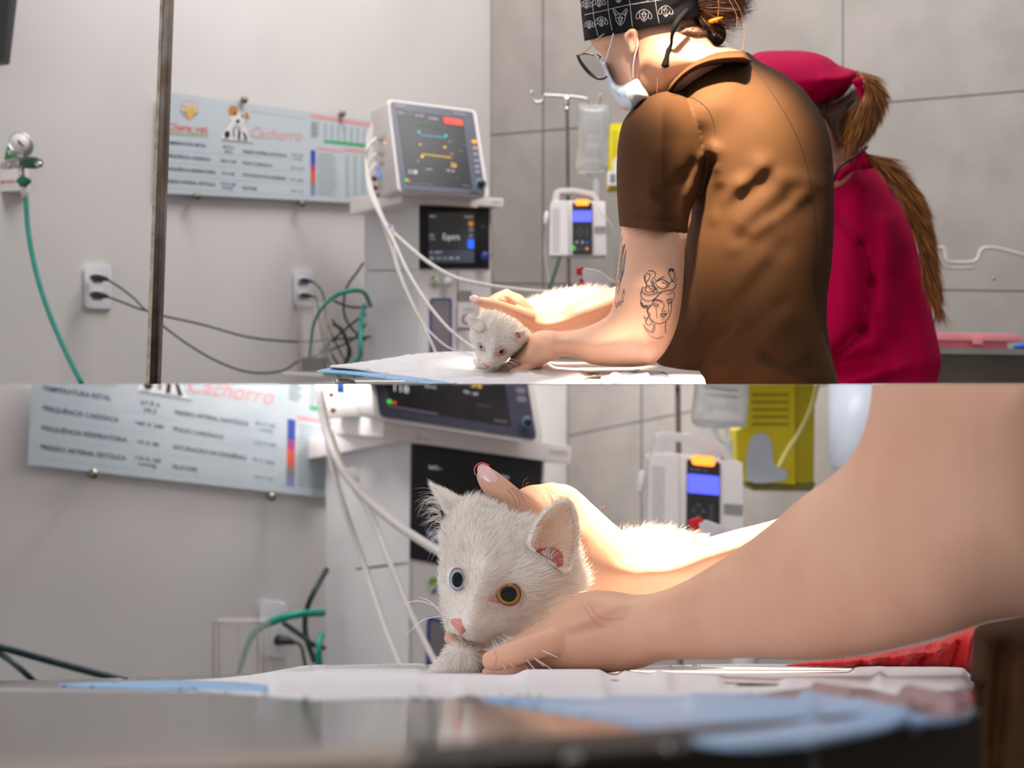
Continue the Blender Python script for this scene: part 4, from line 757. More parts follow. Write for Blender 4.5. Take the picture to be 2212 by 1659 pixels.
def inkA(base):
    tr = bvh([base]); x0, y0 = 960, 580; s = 1/4.096
    Z = lambda l: [(x0+a*s, y0+b*s) for a, b in l]
    lines = [(Z(l), w) for l, w in [
        ([(1815, 320), (1800, 380), (1815, 430), (1850, 470), (1890, 488), (1935, 480), (1975, 450), (2000, 400), (2010, 330), (2005, 270)], 1.5), ([(1840, 290), (1870, 278), (1900, 282), (1930, 296)], 2.6), ([(1965, 285), (1985, 272), (2010, 270)], 2.4),
        ([(1845, 318), (1870, 312), (1898, 326), (1868, 334), (1848, 322)], 1.6), ([(1972, 305), (1990, 296), (2008, 300), (1990, 312), (1974, 306)], 1.6), ([(1938, 300), (1944, 340), (1924, 372), (1940, 382), (1962, 372)], 1.3), ([(1910, 408), (1930, 398), (1945, 404), (1966, 396), (1950, 420), (1930, 424), (1912, 410)], 2.2),
        ([(1872, 330), (1876, 370), (1880, 440)], 1), ([(1932, 430), (1934, 450)], 1), ([(1985, 320), (1982, 350), (1986, 400)], 1),
        # snakes
        ([(1800, 20), (1850, 22), (1868, 60), (1842, 90), (1826, 120), (1850, 150), (1880, 180), (1880, 210)], 1.8), ([(1785, 40), (1820, 55), (1812, 90), (1790, 120), (1795, 150), (1830, 180), (1860, 215)], 1.8), ([(1775, 55), (1772, 90), (1785, 130), (1790, 145)], 3.6),
        ([(1760, 160), (1745, 190), (1765, 220), (1800, 235), (1840, 230), (1880, 215), (1930, 205)], 1.8), ([(1790, 160), (1775, 190), (1800, 210), (1840, 205), (1870, 180), (1850, 160), (1810, 150), (1770, 165)], 1.6), ([(1740, 200), (1738, 240), (1760, 270), (1800, 285), (1840, 280), (1860, 260)], 1.8),
        ([(1738, 270), (1736, 310), (1765, 345), (1800, 345), (1830, 320), (1855, 290)], 1.8), ([(1742, 300), (1760, 330), (1800, 330)], 4), ([(1860, 90), (1880, 110), (1920, 95), (1960, 110), (1990, 140), (1960, 170), (1920, 175), (1880, 150), (1870, 120), (1900, 90), (1950, 70)], 1.7),
        ([(1920, 120), (1950, 130), (1970, 120)], 1.3), ([(1845, 110), (1850, 140), (1858, 165), (1868, 185)], 5), ([(1990, 60), (1985, 30), (2010, 15), (2035, 35), (2035, 80), (2015, 110), (1990, 130), (1960, 150)], 1.8), ([(1985, 20), (2010, 8), (2030, 20)], 6), ([(2000, 60), (2010, 100), (2030, 120), (2050, 110), (2055, 80)], 1.6),
        ([(2050, 130), (2040, 170), (2010, 190), (1970, 195), (1930, 205), (1900, 225), (1870, 260), (1850, 290)], 1.9), ([(1960, 230), (2000, 225), (2030, 200)], 1.4), ([(2035, 210), (2030, 260), (2015, 300)], 1.4),
        ([(1830, 330), (1800, 350), (1795, 385), (1820, 400), (1805, 430), (1775, 440), (1765, 420)], 1.6), ([(1800, 440), (1780, 470), (1800, 500), (1830, 490), (1838, 460), (1815, 455)], 1.5), ([(1762, 490), (1775, 520), (1810, 550), (1840, 565), (1860, 540), (1862, 490)], 1.5), ([(1850, 490), (1845, 530), (1835, 560)], 1.2), ([(1960, 470), (1955, 520), (1960, 570)], 1.4), ([(1780, 540), (1830, 600), (1890, 620), (1940, 600)], .9),
        # second drawing on the front of the arm and the small script
        ([(1510, 20), (1540, 60), (1530, 110), (1520, 160), (1512, 220)], 1.2), ([(1590, 10), (1575, 60), (1560, 110), (1545, 170), (1530, 230)], 1.2), ([(1520, 40), (1560, 30), (1580, 60)], 1), ([(1525, 100), (1550, 90), (1560, 120)], 1), ([(1520, 130), (1545, 140)], 1), ([(1512, 290), (1522, 350), (1535, 300), (1545, 330)], 1), ([(1540, 310), (1552, 290), (1560, 310), (1550, 330), (1565, 300)], 1), ([(1560, 280), (1580, 300), (1575, 250), (1570, 230)], 1), ([(1578, 200), (1590, 230), (1585, 180)], 1)]]
    up = [([(1344, 510), (1338, 540), (1330, 580), (1328, 610)], 1.2), ([(1352, 540), (1346, 580), (1334, 620)], 1.2), ([(1349, 528), (1342, 560), (1340, 590)], 3)]
    return [ink(tr, lines+up, 1.5, 1, 2.4), inkfill(tr, [(1343, 525), (1350, 560), (1346, 590), (1337, 600), (1338, 560)], 2, 2)]
INKT = mat('tattoo_ink', (54, 54, 66), .6, noise=(60, (66, 64, 76))); INKS = mat('tattoo_shade', (138, 122, 118), .6, noise=(40, (168, 142, 130)))
body = mk('body', [headP, nearA, farA, thumb]+fingsA+fingsN+core, [SKIN, INKT, INKS], vet, remesh=.0016, rsmooth=3, post=inkA)
SKB = bvh([headP, earP])
mk('ear', [earP], [SKIN], body)
mk('fingernail', dome(P(1026, 646, 1.722), (-.35, -1, .35), .0052, .0085, .003, [(1.0, 0)], tilt=1.25), [NAIL], body, fixn=False, label='glossy pale nail with pink edge')
mk('nail_edge', [ptube([(1018, 652, 1.728), (1014, 646, 1.728), (1018, 641, 1.728), (1026, 639, 1.728)], .9, 6)], [mat('red_nail_edge', (214, 84, 90), .4)], body)
mk('eyelashes', [tube([P(1296, 121, 1.735), P(1292, 127, 1.73)], [.0008, .0003], 5), tube([P(1298, 123, 1.732), P(1294, 130, 1.728)], [.0008, .0003], 5), tube([P(1290, 118, 1.735), P(1299, 123, 1.728)], [.001, .0006], 6)], [BLACK], body)
# scrub top
TUN = mat('brown_scrub_cloth', (80, 53, 32), .8, spec=.15, noise=(5, (74, 48, 28), 3), bump=(700, .10, .0006)); TUND = mat('dark_brown_seam', (58, 38, 22), .8)
fold = [(1542, 318, 1540, 360, 9, .006), (1530, 350, 1505, 450, 9, -.030), (1500, 395, 1480, 500, 10, -.02), (1552, 330, 1556, 390, 12, .005),
        (1648, 350, 22, 16, .006), (1648, 362, 1600, 400, 12.15, 0.0052), (1600, 400, 1540, 470, 13.5, 0.0052), (1690, 380, 1775, 398, 13.5, 0.0052), (1690, 400, 1600, 480, 14.85, 0.0052), (1640, 400, 1560, 450, 12.15, -0.0030), (1740, 420, 1630, 500, 12.15, 0.0062), (1700, 440, 1600, 520, 10.8, -0.0052), (1655, 480, 1580, 540, 10.8, 0.0031),
        (1650, 560, 1500, 720, 17.55, 0.0073), (1690, 540, 1540, 700, 16.2, -0.0042), (1700, 690, 1570, 800, 16.2, 0.0062), (1690, 660, 1560, 770, 13.5, -0.0042), (1740, 760, 1640, 829, 13.5, 0.0052), (1600, 700, 1470, 829, 14.85, 0.0052), (1560, 690, 1450, 800, 13.5, -0.0042), (1640, 790, 1760, 815, 10.8, 0.0062), (1660, 770, 1740, 800, 9.45, -0.0052), (1480, 780, 1440, 829, 13.5, 0.0052),
        (1700, 200, 1790, 300, 54, 0.0042), (1490, 230, 40, 30, .014), (1560, 200, 60, 40, .008), (1620, 300, 50, 50, .008), (1760, 500, 1755, 700, 27, 0.0031)]
tors = inflate([(1440, 200), (1470, 155), (1515, 124), (1560, 111), (1612, 112), (1640, 132), (1690, 158), (1735, 192), (1770, 240), (1788, 280), (1798, 330), (1802, 400), (1802, 480), (1798, 560), (1788, 640), (1787, 700), (1796, 760), (1812, 829), (1826, 900), (1380, 900), (1392, 829), (1418, 780), (1440, 735), (1462, 670), (1474, 600), (1482, 520), (1488, 440), (1440, 330), (1400, 260)], 1.835, .135, 135, 3.6, fold, blur=12)
slv = inflate([(1410, 205), (1374, 228), (1348, 258), (1336, 300), (1332, 350), (1332, 410), (1335, 455), (1338, 500), (1340, 580), (1400, 640), (1470, 600), (1484, 520), (1490, 465), (1508, 420), (1532, 370), (1552, 320), (1550, 260), (1510, 212), (1455, 196)], lambda x, y: 1.715+.0007*np.clip(x-1430, 0, 200)-.012*np.clip((y-300)/200, 0, 1), .074, 84, 3.2,
    [(1500, 360, 1440, 470, 12, -.008), (1470, 380, 1420, 440, 10, -.006), (1400, 420, 1440, 460, 10, .006), (1520, 340, 1490, 420, 9, .012), (1500, 410, 1478, 490, 9, .010), (1420, 330, 1400, 420, 14, .004)], blur=8)
slv = cutpiece(slv, (1330, 488), (1490, 505))
def inkB(base):
    tr = bvh([base])
    return [ink(tr, [([(1622, 136), (1645, 165), (1672, 205), (1700, 250), (1725, 300), (1742, 350), (1757, 420), (1762, 500), (1762, 600), (1768, 680), (1778, 740), (1796, 800), (1805, 829)], 3.0), ([(1450, 205), (1490, 208), (1530, 235), (1546, 285), (1548, 320)], 1.3),
        ([(1335, 463), (1380, 468), (1440, 473), (1487, 474)], 1.6), ([(1494, 520), (1505, 620), (1515, 700), (1514, 829)], 1.2), ([(1392, 808), (1450, 812), (1515, 812)], 1.6), ([(1470, 160), (1510, 150), (1570, 138), (1622, 136)], 1.2)], 1.5, 1, 3, .0014)]
mk('scrub_top', [tors, slv], [TUN, TUND], vet, remesh=.0023, rsmooth=2, post=inkB, label='brown short-sleeved scrub top')
mk('collar', [inflate([(1438, 196), (1450, 172), (1480, 142), (1520, 120), (1560, 111), (1604, 111), (1614, 118), (1622, 135), (1590, 137), (1545, 142), (1505, 154), (1472, 176), (1446, 204)], 1.757, .072, 18, 2.6, blur=3)], [TUN], vet)
# cap
capO = [(1254, -30), (1255, 20), (1259, 60), (1266, 110), (1282, 150), (1330, 160), (1400, 150), (1470, 120), (1512, 70), (1522, 30), (1516, -20), (1490, -60), (1430, -90), (1330, -90), (1280, -70)]
CAPM = mat('black_cap_cloth', (17, 17, 21), .85, spec=.15, noise=(20, (22, 22, 26)), bump=(300, .15, .001)); CAPP = mat('pale_print', (176, 174, 182), .7)
cp = inflate(capO, 1.78, .086, 120, 3, [(1440, 30, 1490, 0, 5, -.003), (1470, 40, 1500, 10, 4, .003)])
cp = cutpiece(cp, (1266, 88), (1490, 40))
tr = bvh([cp])
def dogface(cx, cy, s, k):
    o = [[(cx-.5*s, cy-.3*s), (cx-.45*s, cy+.2*s), (cx-.2*s, cy+.6*s), (cx, cy+.75*s), (cx+.2*s, cy+.6*s), (cx+.45*s, cy+.2*s), (cx+.5*s, cy-.3*s), (cx, cy-.55*s), (cx-.5*s, cy-.3*s)], [(cx-.12*s, cy+.3*s), (cx, cy+.42*s), (cx+.12*s, cy+.3*s), (cx, cy+.24*s), (cx-.12*s, cy+.3*s)], [(cx, cy+.42*s), (cx-.02*s, cy+.58*s), (cx-.22*s, cy+.5*s)], [(cx, cy+.58*s), (cx+.2*s, cy+.5*s)], [(cx-.3*s, cy-.05*s), (cx-.2*s, cy-.14*s), (cx-.1*s, cy-.02*s), (cx-.2*s, cy+.04*s), (cx-.3*s, cy-.05*s)], [(cx+.3*s, cy-.05*s), (cx+.2*s, cy-.14*s), (cx+.1*s, cy-.02*s), (cx+.2*s, cy+.04*s), (cx+.3*s, cy-.05*s)], [(cx-.06*s, cy-.4*s), (cx-.1*s, cy), (cx-.2*s, cy+.3*s)], [(cx+.06*s, cy-.4*s), (cx+.1*s, cy), (cx+.2*s, cy+.3*s)]]
    if k == 0: o += [[(cx-.35*s, cy-.45*s), (cx-.75*s, cy-.1*s), (cx-.85*s, cy+.4*s), (cx-.55*s, cy+.45*s), (cx-.45*s, cy+.1*s)], [(cx+.35*s, cy-.45*s), (cx+.75*s, cy-.1*s), (cx+.85*s, cy+.4*s), (cx+.55*s, cy+.45*s), (cx+.45*s, cy+.1*s)]]
    else: o += [[(cx-.5*s, cy-.25*s), (cx-.75*s, cy-.75*s), (cx-.7*s, cy-1.0*s), (cx-.4*s, cy-.75*s), (cx-.2*s, cy-.5*s)], [(cx+.5*s, cy-.25*s), (cx+.75*s, cy-.8*s), (cx+.65*s, cy-1.05*s), (cx+.4*s, cy-.8*s), (cx+.2*s, cy-.5*s)], [(cx-.5*s, cy-.4*s), (cx-.6*s, cy-.75*s)], [(cx+.5*s, cy-.4*s), (cx+.58*s, cy-.8*s)]]
    return o
dl = []
for cx, cy, s, k in ((1273, 52, 13, 0), (1299, 45, 16, 0), (1340, 40, 20, 1), (1391, 31, 20, 0), (1438, 22, 18, 0), (1267, 8, 14, 0), (1294, 3, 16, 0), (1336, -6, 16, 1), (1395, -20, 18, 0)): dl += dogface(cx, cy, s, k)
dl += [([(1262, 32), (1300, 24), (1350, 12), (1400, 4), (1450, -4)], 1), ([(1279, -10), (1283, 40), (1292, 78)], .9), ([(1312, -20), (1314, 20), (1322, 66)], .9), ([(1357, -20), (1361, 10), (1366, 58)], .9), ([(1413, -20), (1418, 20), (1424, 50)], .9)]
mk('surgical_cap', [cp, ink(tr, dl, .95, 1, 2), inktext(tr, 'I love my pet', 1366, 11, 1402, 3, 4), inktext(tr, 'I love', 1262, 35, 1275, 30, 3.5)], [CAPM, CAPP], vet, label='black cap printed with dog faces')
mk('cap_tie', [tube([P(1484, 22, 1.70), P(1462, 48, 1.685), P(1452, 75, 1.69), P(1450, 95, 1.70), P(1443, 112, 1.705), P(1436, 142, 1.71)], [.003, .004, .0025, .002, .004, .006], 8)], [CAPM], vet, label='black cap tie hanging on the neck')
mk('cap_bow', [tube([P(1528, 45, 1.78), P(1545, 55, 1.77), P(1558, 70, 1.77), P(1550, 88, 1.77), P(1538, 84, 1.77), P(1530, 66, 1.77), P(1525, 52, 1.78)], [.003, .005, .007, .008, .005, .003, .003], 10)], [CAPM], vet)
# hair
HAIR = mat('brown_hair', (92, 58, 40), .42, noise=(50, (70, 44, 32), 4)); HAIRL = mat('light_brown_hair', (150, 98, 62), .4, noise=(60, (128, 80, 50), 4)); UND = mat('short_nape_hair', (126, 96, 80), .8, noise=(90, (150, 118, 98), 4))
hb = orient_out(inflate([(1470, -60), (1468, 0), (1482, 30), (1510, 52), (1535, 58), (1560, 44), (1582, 22), (1592, -10), (1585, -60), (1530, -90)], 1.80, .06, 50, 4))
fl1 = lambda p: np.stack([(p[:, 0]-.25)*0+.6, 0*p[:, 0]+.1, -(p[:, 0]-.28)*8], 1)
mk('hair_bun', [hb, fur([hb], 2600, .045, .00035, fl1, 3, .25, 0), fur([hb], 900, .05, .00035, fl1, 4, .3, 1)], [HAIR, HAIRL], vet, fixn=False)
nape = orient_out(inflate([(1382, 60), (1420, 56), (1470, 46), (1500, 50), (1528, 72), (1505, 84), (1470, 92), (1440, 98), (1415, 88), (1392, 74)], 1.77, .070, 60, 3, [], 1))
mk('nape_hair', [nape, fur([nape], 1500, .012, .0002, lambda p: np.stack([0*p[:, 0]+.7, 0*p[:, 0], 0*p[:, 0]+.5], 1), 5, .2, 1)], [UND, HAIR], vet, fixn=False)
for pts in ([(1580, -10), (1598, 20), (1606, 50), (1608, 80), (1603, 110)], [(1552, -5), (1552, 25), (1548, 50)], [(1402, 75), (1416, 100), (1420, 150), (1419, 205)], [(1575, 0), (1590, 30), (1592, 60)]): mk('hair_strand', [ptube([(x, y, 1.72) for x, y in pts], .7, 5)], [HAIRL], vet)
mk('hair_tie', [inflate([(1530, 44), (1545, 38), (1562, 36), (1556, 44), (1540, 50), (1532, 50)], 1.74, .01, 6, 2)], [mat('orange_tie', (226, 150, 30), .5, noise=(40, (206, 130, 20)))], vet)
# mask, glasses
MSK = mat('blue_mask_cloth', (184, 206, 228), .75, noise=(12, (206, 220, 234), 3), bump=(400, .15, .0008))
mk('face_mask', [inflate([(1299, 130), (1307, 131), (1313, 148), (1322, 168), (1331, 181), (1343, 184), (1360, 174), (1378, 166), (1390, 186), (1402, 210), (1386, 223), (1368, 241), (1354, 236), (1341, 229), (1323, 204), (1314, 182), (1306, 156)], 1.738, .062, 30, 2.4, [(1332, 184, 1345, 226, 4, -.008), (1350, 190, 1366, 230, 4, .007), (1343, 186, 1320, 172, 3, .004), (1378, 168, 1400, 208, 2.5, .003), (1325, 190, 1338, 222, 3, .006)], blur=4)], [MSK], vet, label='pale blue surgical mask')
lp = mat('white_elastic', (226, 222, 226), .6)
mk('mask_loop', [ptube([(1308, 132, 1.715), (1314, 112, 1.705), (1320, 92, 1.705), (1325, 72, 1.70)], 1.3, 8)], [lp], vet); mk('mask_loop', [ptube([(1368, 168, 1.70), (1368, 145, 1.695), (1372, 118, 1.69), (1378, 95, 1.69), (1374, 72, 1.70)], 1.5, 8)], [lp], vet)
gl = mk('glasses', [ptube([(1247, 119, 1.72), (1253, 132, 1.72), (1263, 146, 1.72), (1276, 160, 1.72), (1290, 169, 1.715), (1303, 170, 1.71), (1311, 165, 1.71)], [2.6, 3.6, 4, 3.8, 3.2, 2.6, 2], 8), ptube([(1247, 119, 1.72), (1256, 117, 1.72), (1270, 116, 1.72), (1284, 120, 1.715)], [2.2, 1.6, 1.5, 1.2], 8), ptube([(1250, 120, 1.72), (1262, 112, 1.705), (1272, 104, 1.70), (1286, 88, 1.70), (1305, 73, 1.70)], [2.2, 2.2, 1.2, 1, 1], 8, mi=1)], [mat('dark_glasses_frame', (40, 30, 36), .25), mat('gold_temple', (196, 170, 140), .3, .8)], vet)
mk('lens', [flat(catmull([(1250, 121), (1256, 134), (1266, 147), (1280, 161), (1294, 167), (1306, 164), (1298, 140), (1284, 121), (1266, 118)], True, 3), lambda x, y: 1.72+0*x, .002)], [mat('lens_glass', (226, 228, 230), .02, trans=1.0, ior=1.05)], gl, smooth=False)

# ================================================================= UPPER SCENE: the assistant
asst = thing('person', tuple(P(1850, 829, 2.35)), 'person in magenta scrubs and cap with long copper ponytail, back turned, behind the brown tunic', 'person')
MAG = mat('magenta_cloth', (184, 0, 68), .75, spec=.08, noise=(5, (172, 0, 60), 3), bump=(500, .12, .0008)); MAGD = mat('magenta_seam', (92, 0, 28), .8)
hd = inflate([(1760, 200), (1800, 190), (1846, 215), (1846, 260), (1836, 300), (1840, 335), (1870, 350), (1850, 420), (1760, 420), (1740, 330), (1700, 300), (1660, 240), (1680, 180)], 2.40, .085, 70, 4)
mk('body', [hd, ptube([(1800, 360, 2.42), (1860, 500, 2.45), (1900, 700, 2.45)], [60, 90, 100], 18)], [SKIN], asst, remesh=.004)
CP2 = inflate([(1605, 135), (1614, 125), (1641, 112), (1687, 109), (1745, 111), (1786, 123), (1813, 141), (1852, 155), (1848, 170), (1840, 184), (1822, 206), (1800, 222), (1773, 231), (1720, 260), (1650, 240), (1610, 190)], 2.36, .11, 90, 3.4, [(1625, 140, 1660, 122, 6, -.004), (1660, 122, 1745, 120, 6, -.003), (1745, 120, 1810, 150, 6, -.004), (1838, 175, 1790, 200, 6, .007), (1840, 180, 1810, 215, 5, -.008), (1835, 165, 1780, 170, 7, .006), (1845, 165, 1825, 190, 4, .008), (1800, 160, 1740, 200, 14, .006)])
t2 = bvh([CP2])
mk('surgical_cap', [CP2, ink(t2, [[(1622, 138), (1650, 120), (1700, 116), (1745, 117), (1790, 136), (1838, 156)]], 1.6, 1, 3)], [MAG, MAGD], asst, label='magenta cap tied at the back')
mk('cap_knot', [tube([P(1846, 178, 2.27), P(1856, 176, 2.26), P(1864, 182, 2.26), P(1860, 192, 2.26)], [.006, .008, .007, .004], 8), tube([P(1852, 184, 2.27), P(1856, 196, 2.265), P(1862, 214, 2.26)], [.005, .005, .004], 8)], [MAG], asst)
COP = mat('copper_hair', (176, 104, 40), .36, noise=(30, (140, 78, 30), 5)); COPD = mat('dark_copper_hair', (86, 48, 26), .45, noise=(40, (60, 34, 22), 4)); COPL = mat('light_copper_hair', (206, 140, 66), .32, noise=(40, (186, 118, 50), 4))
def strands(poly, D, T, R, flow, n, L, seed, parent, name, mats, r=.0005, lift=.12):
    b = orient_out(inflate(poly, D, T, R, 3.5)); k = len(mats)
    mk(name, [b]+[fur([b], n//k, L, r, flow, seed+i, .035, i, jit=.045) for i in range(k)], mats, parent, fixn=False)
strands([(1760, 232), (1800, 224), (1840, 206), (1848, 247), (1832, 297), (1818, 322), (1800, 292), (1780, 258)], 2.33, .05, 30, lambda p: np.stack([0*p[:, 0]+.5, 0*p[:, 0], 0*p[:, 0]+.6], 1), 1500, .04, 11, asst, 'nape_hair', [COPD, COPD])
strands([(1850, 155), (1881, 164), (1902, 190), (1907, 225), (1892, 268), (1866, 304), (1842, 331), (1829, 308), (1834, 265), (1846, 222), (1862, 190)], 2.28, .03, 22, lambda p: np.stack([.3-(2*(.52+p[:, 2]*1.0-.9))*0-(p[:, 2] < .53)*.6, 0*p[:, 0], 0*p[:, 0]-1], 1), 4200, .04, 21, asst, 'upper_ponytail', [COP, COPL, COPD])
strands([(1866, 335), (1890, 336), (1913, 344), (1949, 374), (1985, 423), (2008, 487), (2021, 568), (2029, 622), (2026, 661), (2008, 636), (1994, 591), (1981, 523), (1958, 464), (1926, 405), (1890, 356)], 2.27, .022, 20, lambda p: np.stack([.9-.75*np.clip((.42-p[:, 2])/.3, 0, 1), 0*p[:, 0], 0*p[:, 0]-1], 1), 8000, .05, 31, asst, 'long_ponytail', [COP, COPL, COPD])
tm = inflate([(1700, 420), (1770, 400), (1802, 376), (1830, 350), (1863, 323), (1884, 352), (1913, 388), (1936, 425), (1958, 466), (1975, 510), (1986, 556), (2000, 610), (2012, 668), (2026, 735), (2034, 785), (2024, 829), (2020, 900), (1690, 900), (1680, 650)], 2.42, .15, 150, 4,
    [(1807, 464, 1860, 530, 8, -0.0128), (1860, 530, 1880, 610, 7, -0.0192), (1880, 610, 1862, 710, 8, -0.0192), (1862, 710, 1800, 772, 9, -0.0320), (1840, 560, 30, 70, 0.0288), (1826, 680, 26, 50, 0.0160), (1920, 480, 1915, 700, 16, 0.0224), (1960, 560, 1965, 780, 18, -0.0160), (1985, 600, 2005, 780, 12, 0.0160), (1930, 600, 1940, 740, 14, -0.0160), (1800, 790, 1890, 776, 14, -0.0352), (1890, 740, 1900, 790, 12, 0.0192), (1830, 829, 1960, 790, 10, 0.0160), (1870, 390, 1830, 440, 10, 0.0064), (1905, 700, 1925, 829, 14, -0.0160)], blur=10)
mk('scrub_top', [tm], [MAG, MAGD], asst, remesh=.004, rsmooth=2, label='magenta scrub top', post=lambda b: [ink(bvh([b]), [([(1807, 464), (1840, 492), (1862, 530), (1876, 575), (1879, 620), (1872, 670), (1858, 713), (1830, 748), (1800, 771)], 2)], 2, 1, 4)])
mk('collar', [inflate([(1826, 358), (1862, 322), (1888, 358), (1870, 366), (1840, 372), (1812, 392), (1806, 376)], 2.29, .03, 14, 3)], [MAG], asst)
mk('stethoscope', [ptube([(1872, 318, 2.26), (1866, 322, 2.24), (1852, 334, 2.25), (1832, 346, 2.25), (1816, 358, 2.24), (1806, 374, 2.24), (1802, 390, 2.26)], 4.2, 12)], [mat('maroon_rubber', (98, 22, 36), .25, noise=(20, (84, 18, 30)))], label='maroon stethoscope tube around the neck of the person in magenta', cat='stethoscope')

# ================================================================= the cat (used in both scenes)
def make_cat(c):
    o = thing('cat', tuple(c['base']), c['label'], 'cat')
    head = orient_out(inflate(c['head'], c['D'], c['T'], c['R'], c['step'], c['hb'], blur=8))
    ears = [orient_out(inflate(e_[0], e_[1], e_[2], e_[3], c['step']*.6, e_[4], blur=3)) for e_ in c['ears']]
    rest = [orient_out(inflate(q[0], q[1], q[2], q[3], q[4])) for q in c['body']]
    tr = bvh([head]+ears); s = c['s']
    pieces = [head]+ears+rest
    for i, e_ in enumerate(c['ears']):
        if e_[5]: pieces.append(inkfill(bvh([ears[i]]), e_[5], 1, 2*s, .0007))
        if e_[6]: pieces.append(inkfill(bvh([ears[i]]), e_[6], 2, 2*s, .0014))
    for pl_ in c.get('pinkfill', []): pieces.append(inkfill(tr, pl_, 3, 1.6*s, .0008))
    nose = np.array(ray(tr, *c['nosept'], 0)); tail = np.array(P(*c['tail']))
    fl = lambda p: p-nose+(tail-nose)*.15
    sc_ = c['D']/2700.0*s
    eyes = [np.array(ray(tr, e_[0], e_[1], 0)) for e_ in c['eyes']]
    Lf = lambda p: c['L']*np.clip(np.linalg.norm(p-nose, axis=1)/(c['reach']), .16, 1.0)
    def keep(p, n):
        k = np.ones(len(p), bool)
        for e_, q in zip(eyes, c['eyes']): k &= np.linalg.norm((p-e_)*[1, .35, 1], axis=1) > max(q[2], q[3])*c.get('eyeclear', 1.0)/F*c['D']
        k &= np.linalg.norm((p-nose)*[1, .4, 1], axis=1) > c['noser']/F*c['D']
        return k
    pieces.append(fur([head], c['n'], Lf, c['rad'], fl, 7, .30, 4, keep))
    pieces.append(fur(ears, c['n']//7, c['L']*.42, c['rad']*.8, lambda p: p-np.array(P(*c['earroot'])), 8, .2, 4))
    for r_, (nb, Lb, rb) in zip(rest, c['bodyfur']): pieces.append(fur([r_], nb, Lb, rb, lambda p: p-nose, 9, .5, 4))
    for (pts, cnt, spread, Lr, ex) in c.get('tufts', []):
        rg = np.random.default_rng(5); V = []
        for k in range(cnt):
            t = rg.random(); a = np.array(pts[0])*(1-t)+np.array(pts[1])*t; g = ray(tr, a[0], a[1], 0)
            if g is None: g = P(a[0], a[1], ex[3])
            ang = ex[0]+rg.normal(0, spread); l_ = Lr*(.5+.8*rg.random()); e2 = P(a[0]+l_*math.cos(ang), a[1]+l_*math.sin(ang), g.y+rg.normal(0, .004)); md = P(a[0]+l_*.5*math.cos(ang+ex[1]), a[1]+l_*.5*math.sin(ang+ex[1]), g.y-.002)
            V.append(tube([g, md, e2], [ex[2], ex[2]*.7, ex[2]*.2], 4, 4, 3))
        pieces += V
    b = mk('body', pieces, [FURM, EARIN, EARDK, PINK, FURS], o, fixn=False)
    for q, iris, lab in zip(c['eyes'], (EBLUE, EAMB), ('blue eye', 'amber eye')): eye(tr, q[0], q[1], q[2], q[3], iris, b, q[4], q[5], q[6], q[7], lab=lab)
    for l_ in c['lids']:
        V = []
        for x, y in catmull(l_[0], True, 4): V.append(tuple(ray(tr, x, y, l_[2]) or P(x, y, c['D'])))
        V.append(V[0]); mk('eyelid', [tube(V, l_[1]/F*c['D'], 7, spl=False)], [LIDM], b)
    ns = inflate(c['nose'], nose[1]-c['noseT']*.05, c['noseT'], c['noser']*.8, 1.3*s, c['nosebumps'], blur=2); mk('nose', [ns], [mat('pink_nose', (222, 152, 142), .45, sss=.3, ssc=.002, noise=(60, (212, 140, 132)))], b)
    mk('mouth_line', [ink(tr, c['mouth'], c['mouthw'], 0, 2*s, c['L']*.48)], [mat('mouth_line', (196, 146, 138), .6)], b, fixn=False)
    whiskers(tr, c['wr'], c['wt'], b, c['wrad'])
    return o
dn = Vector
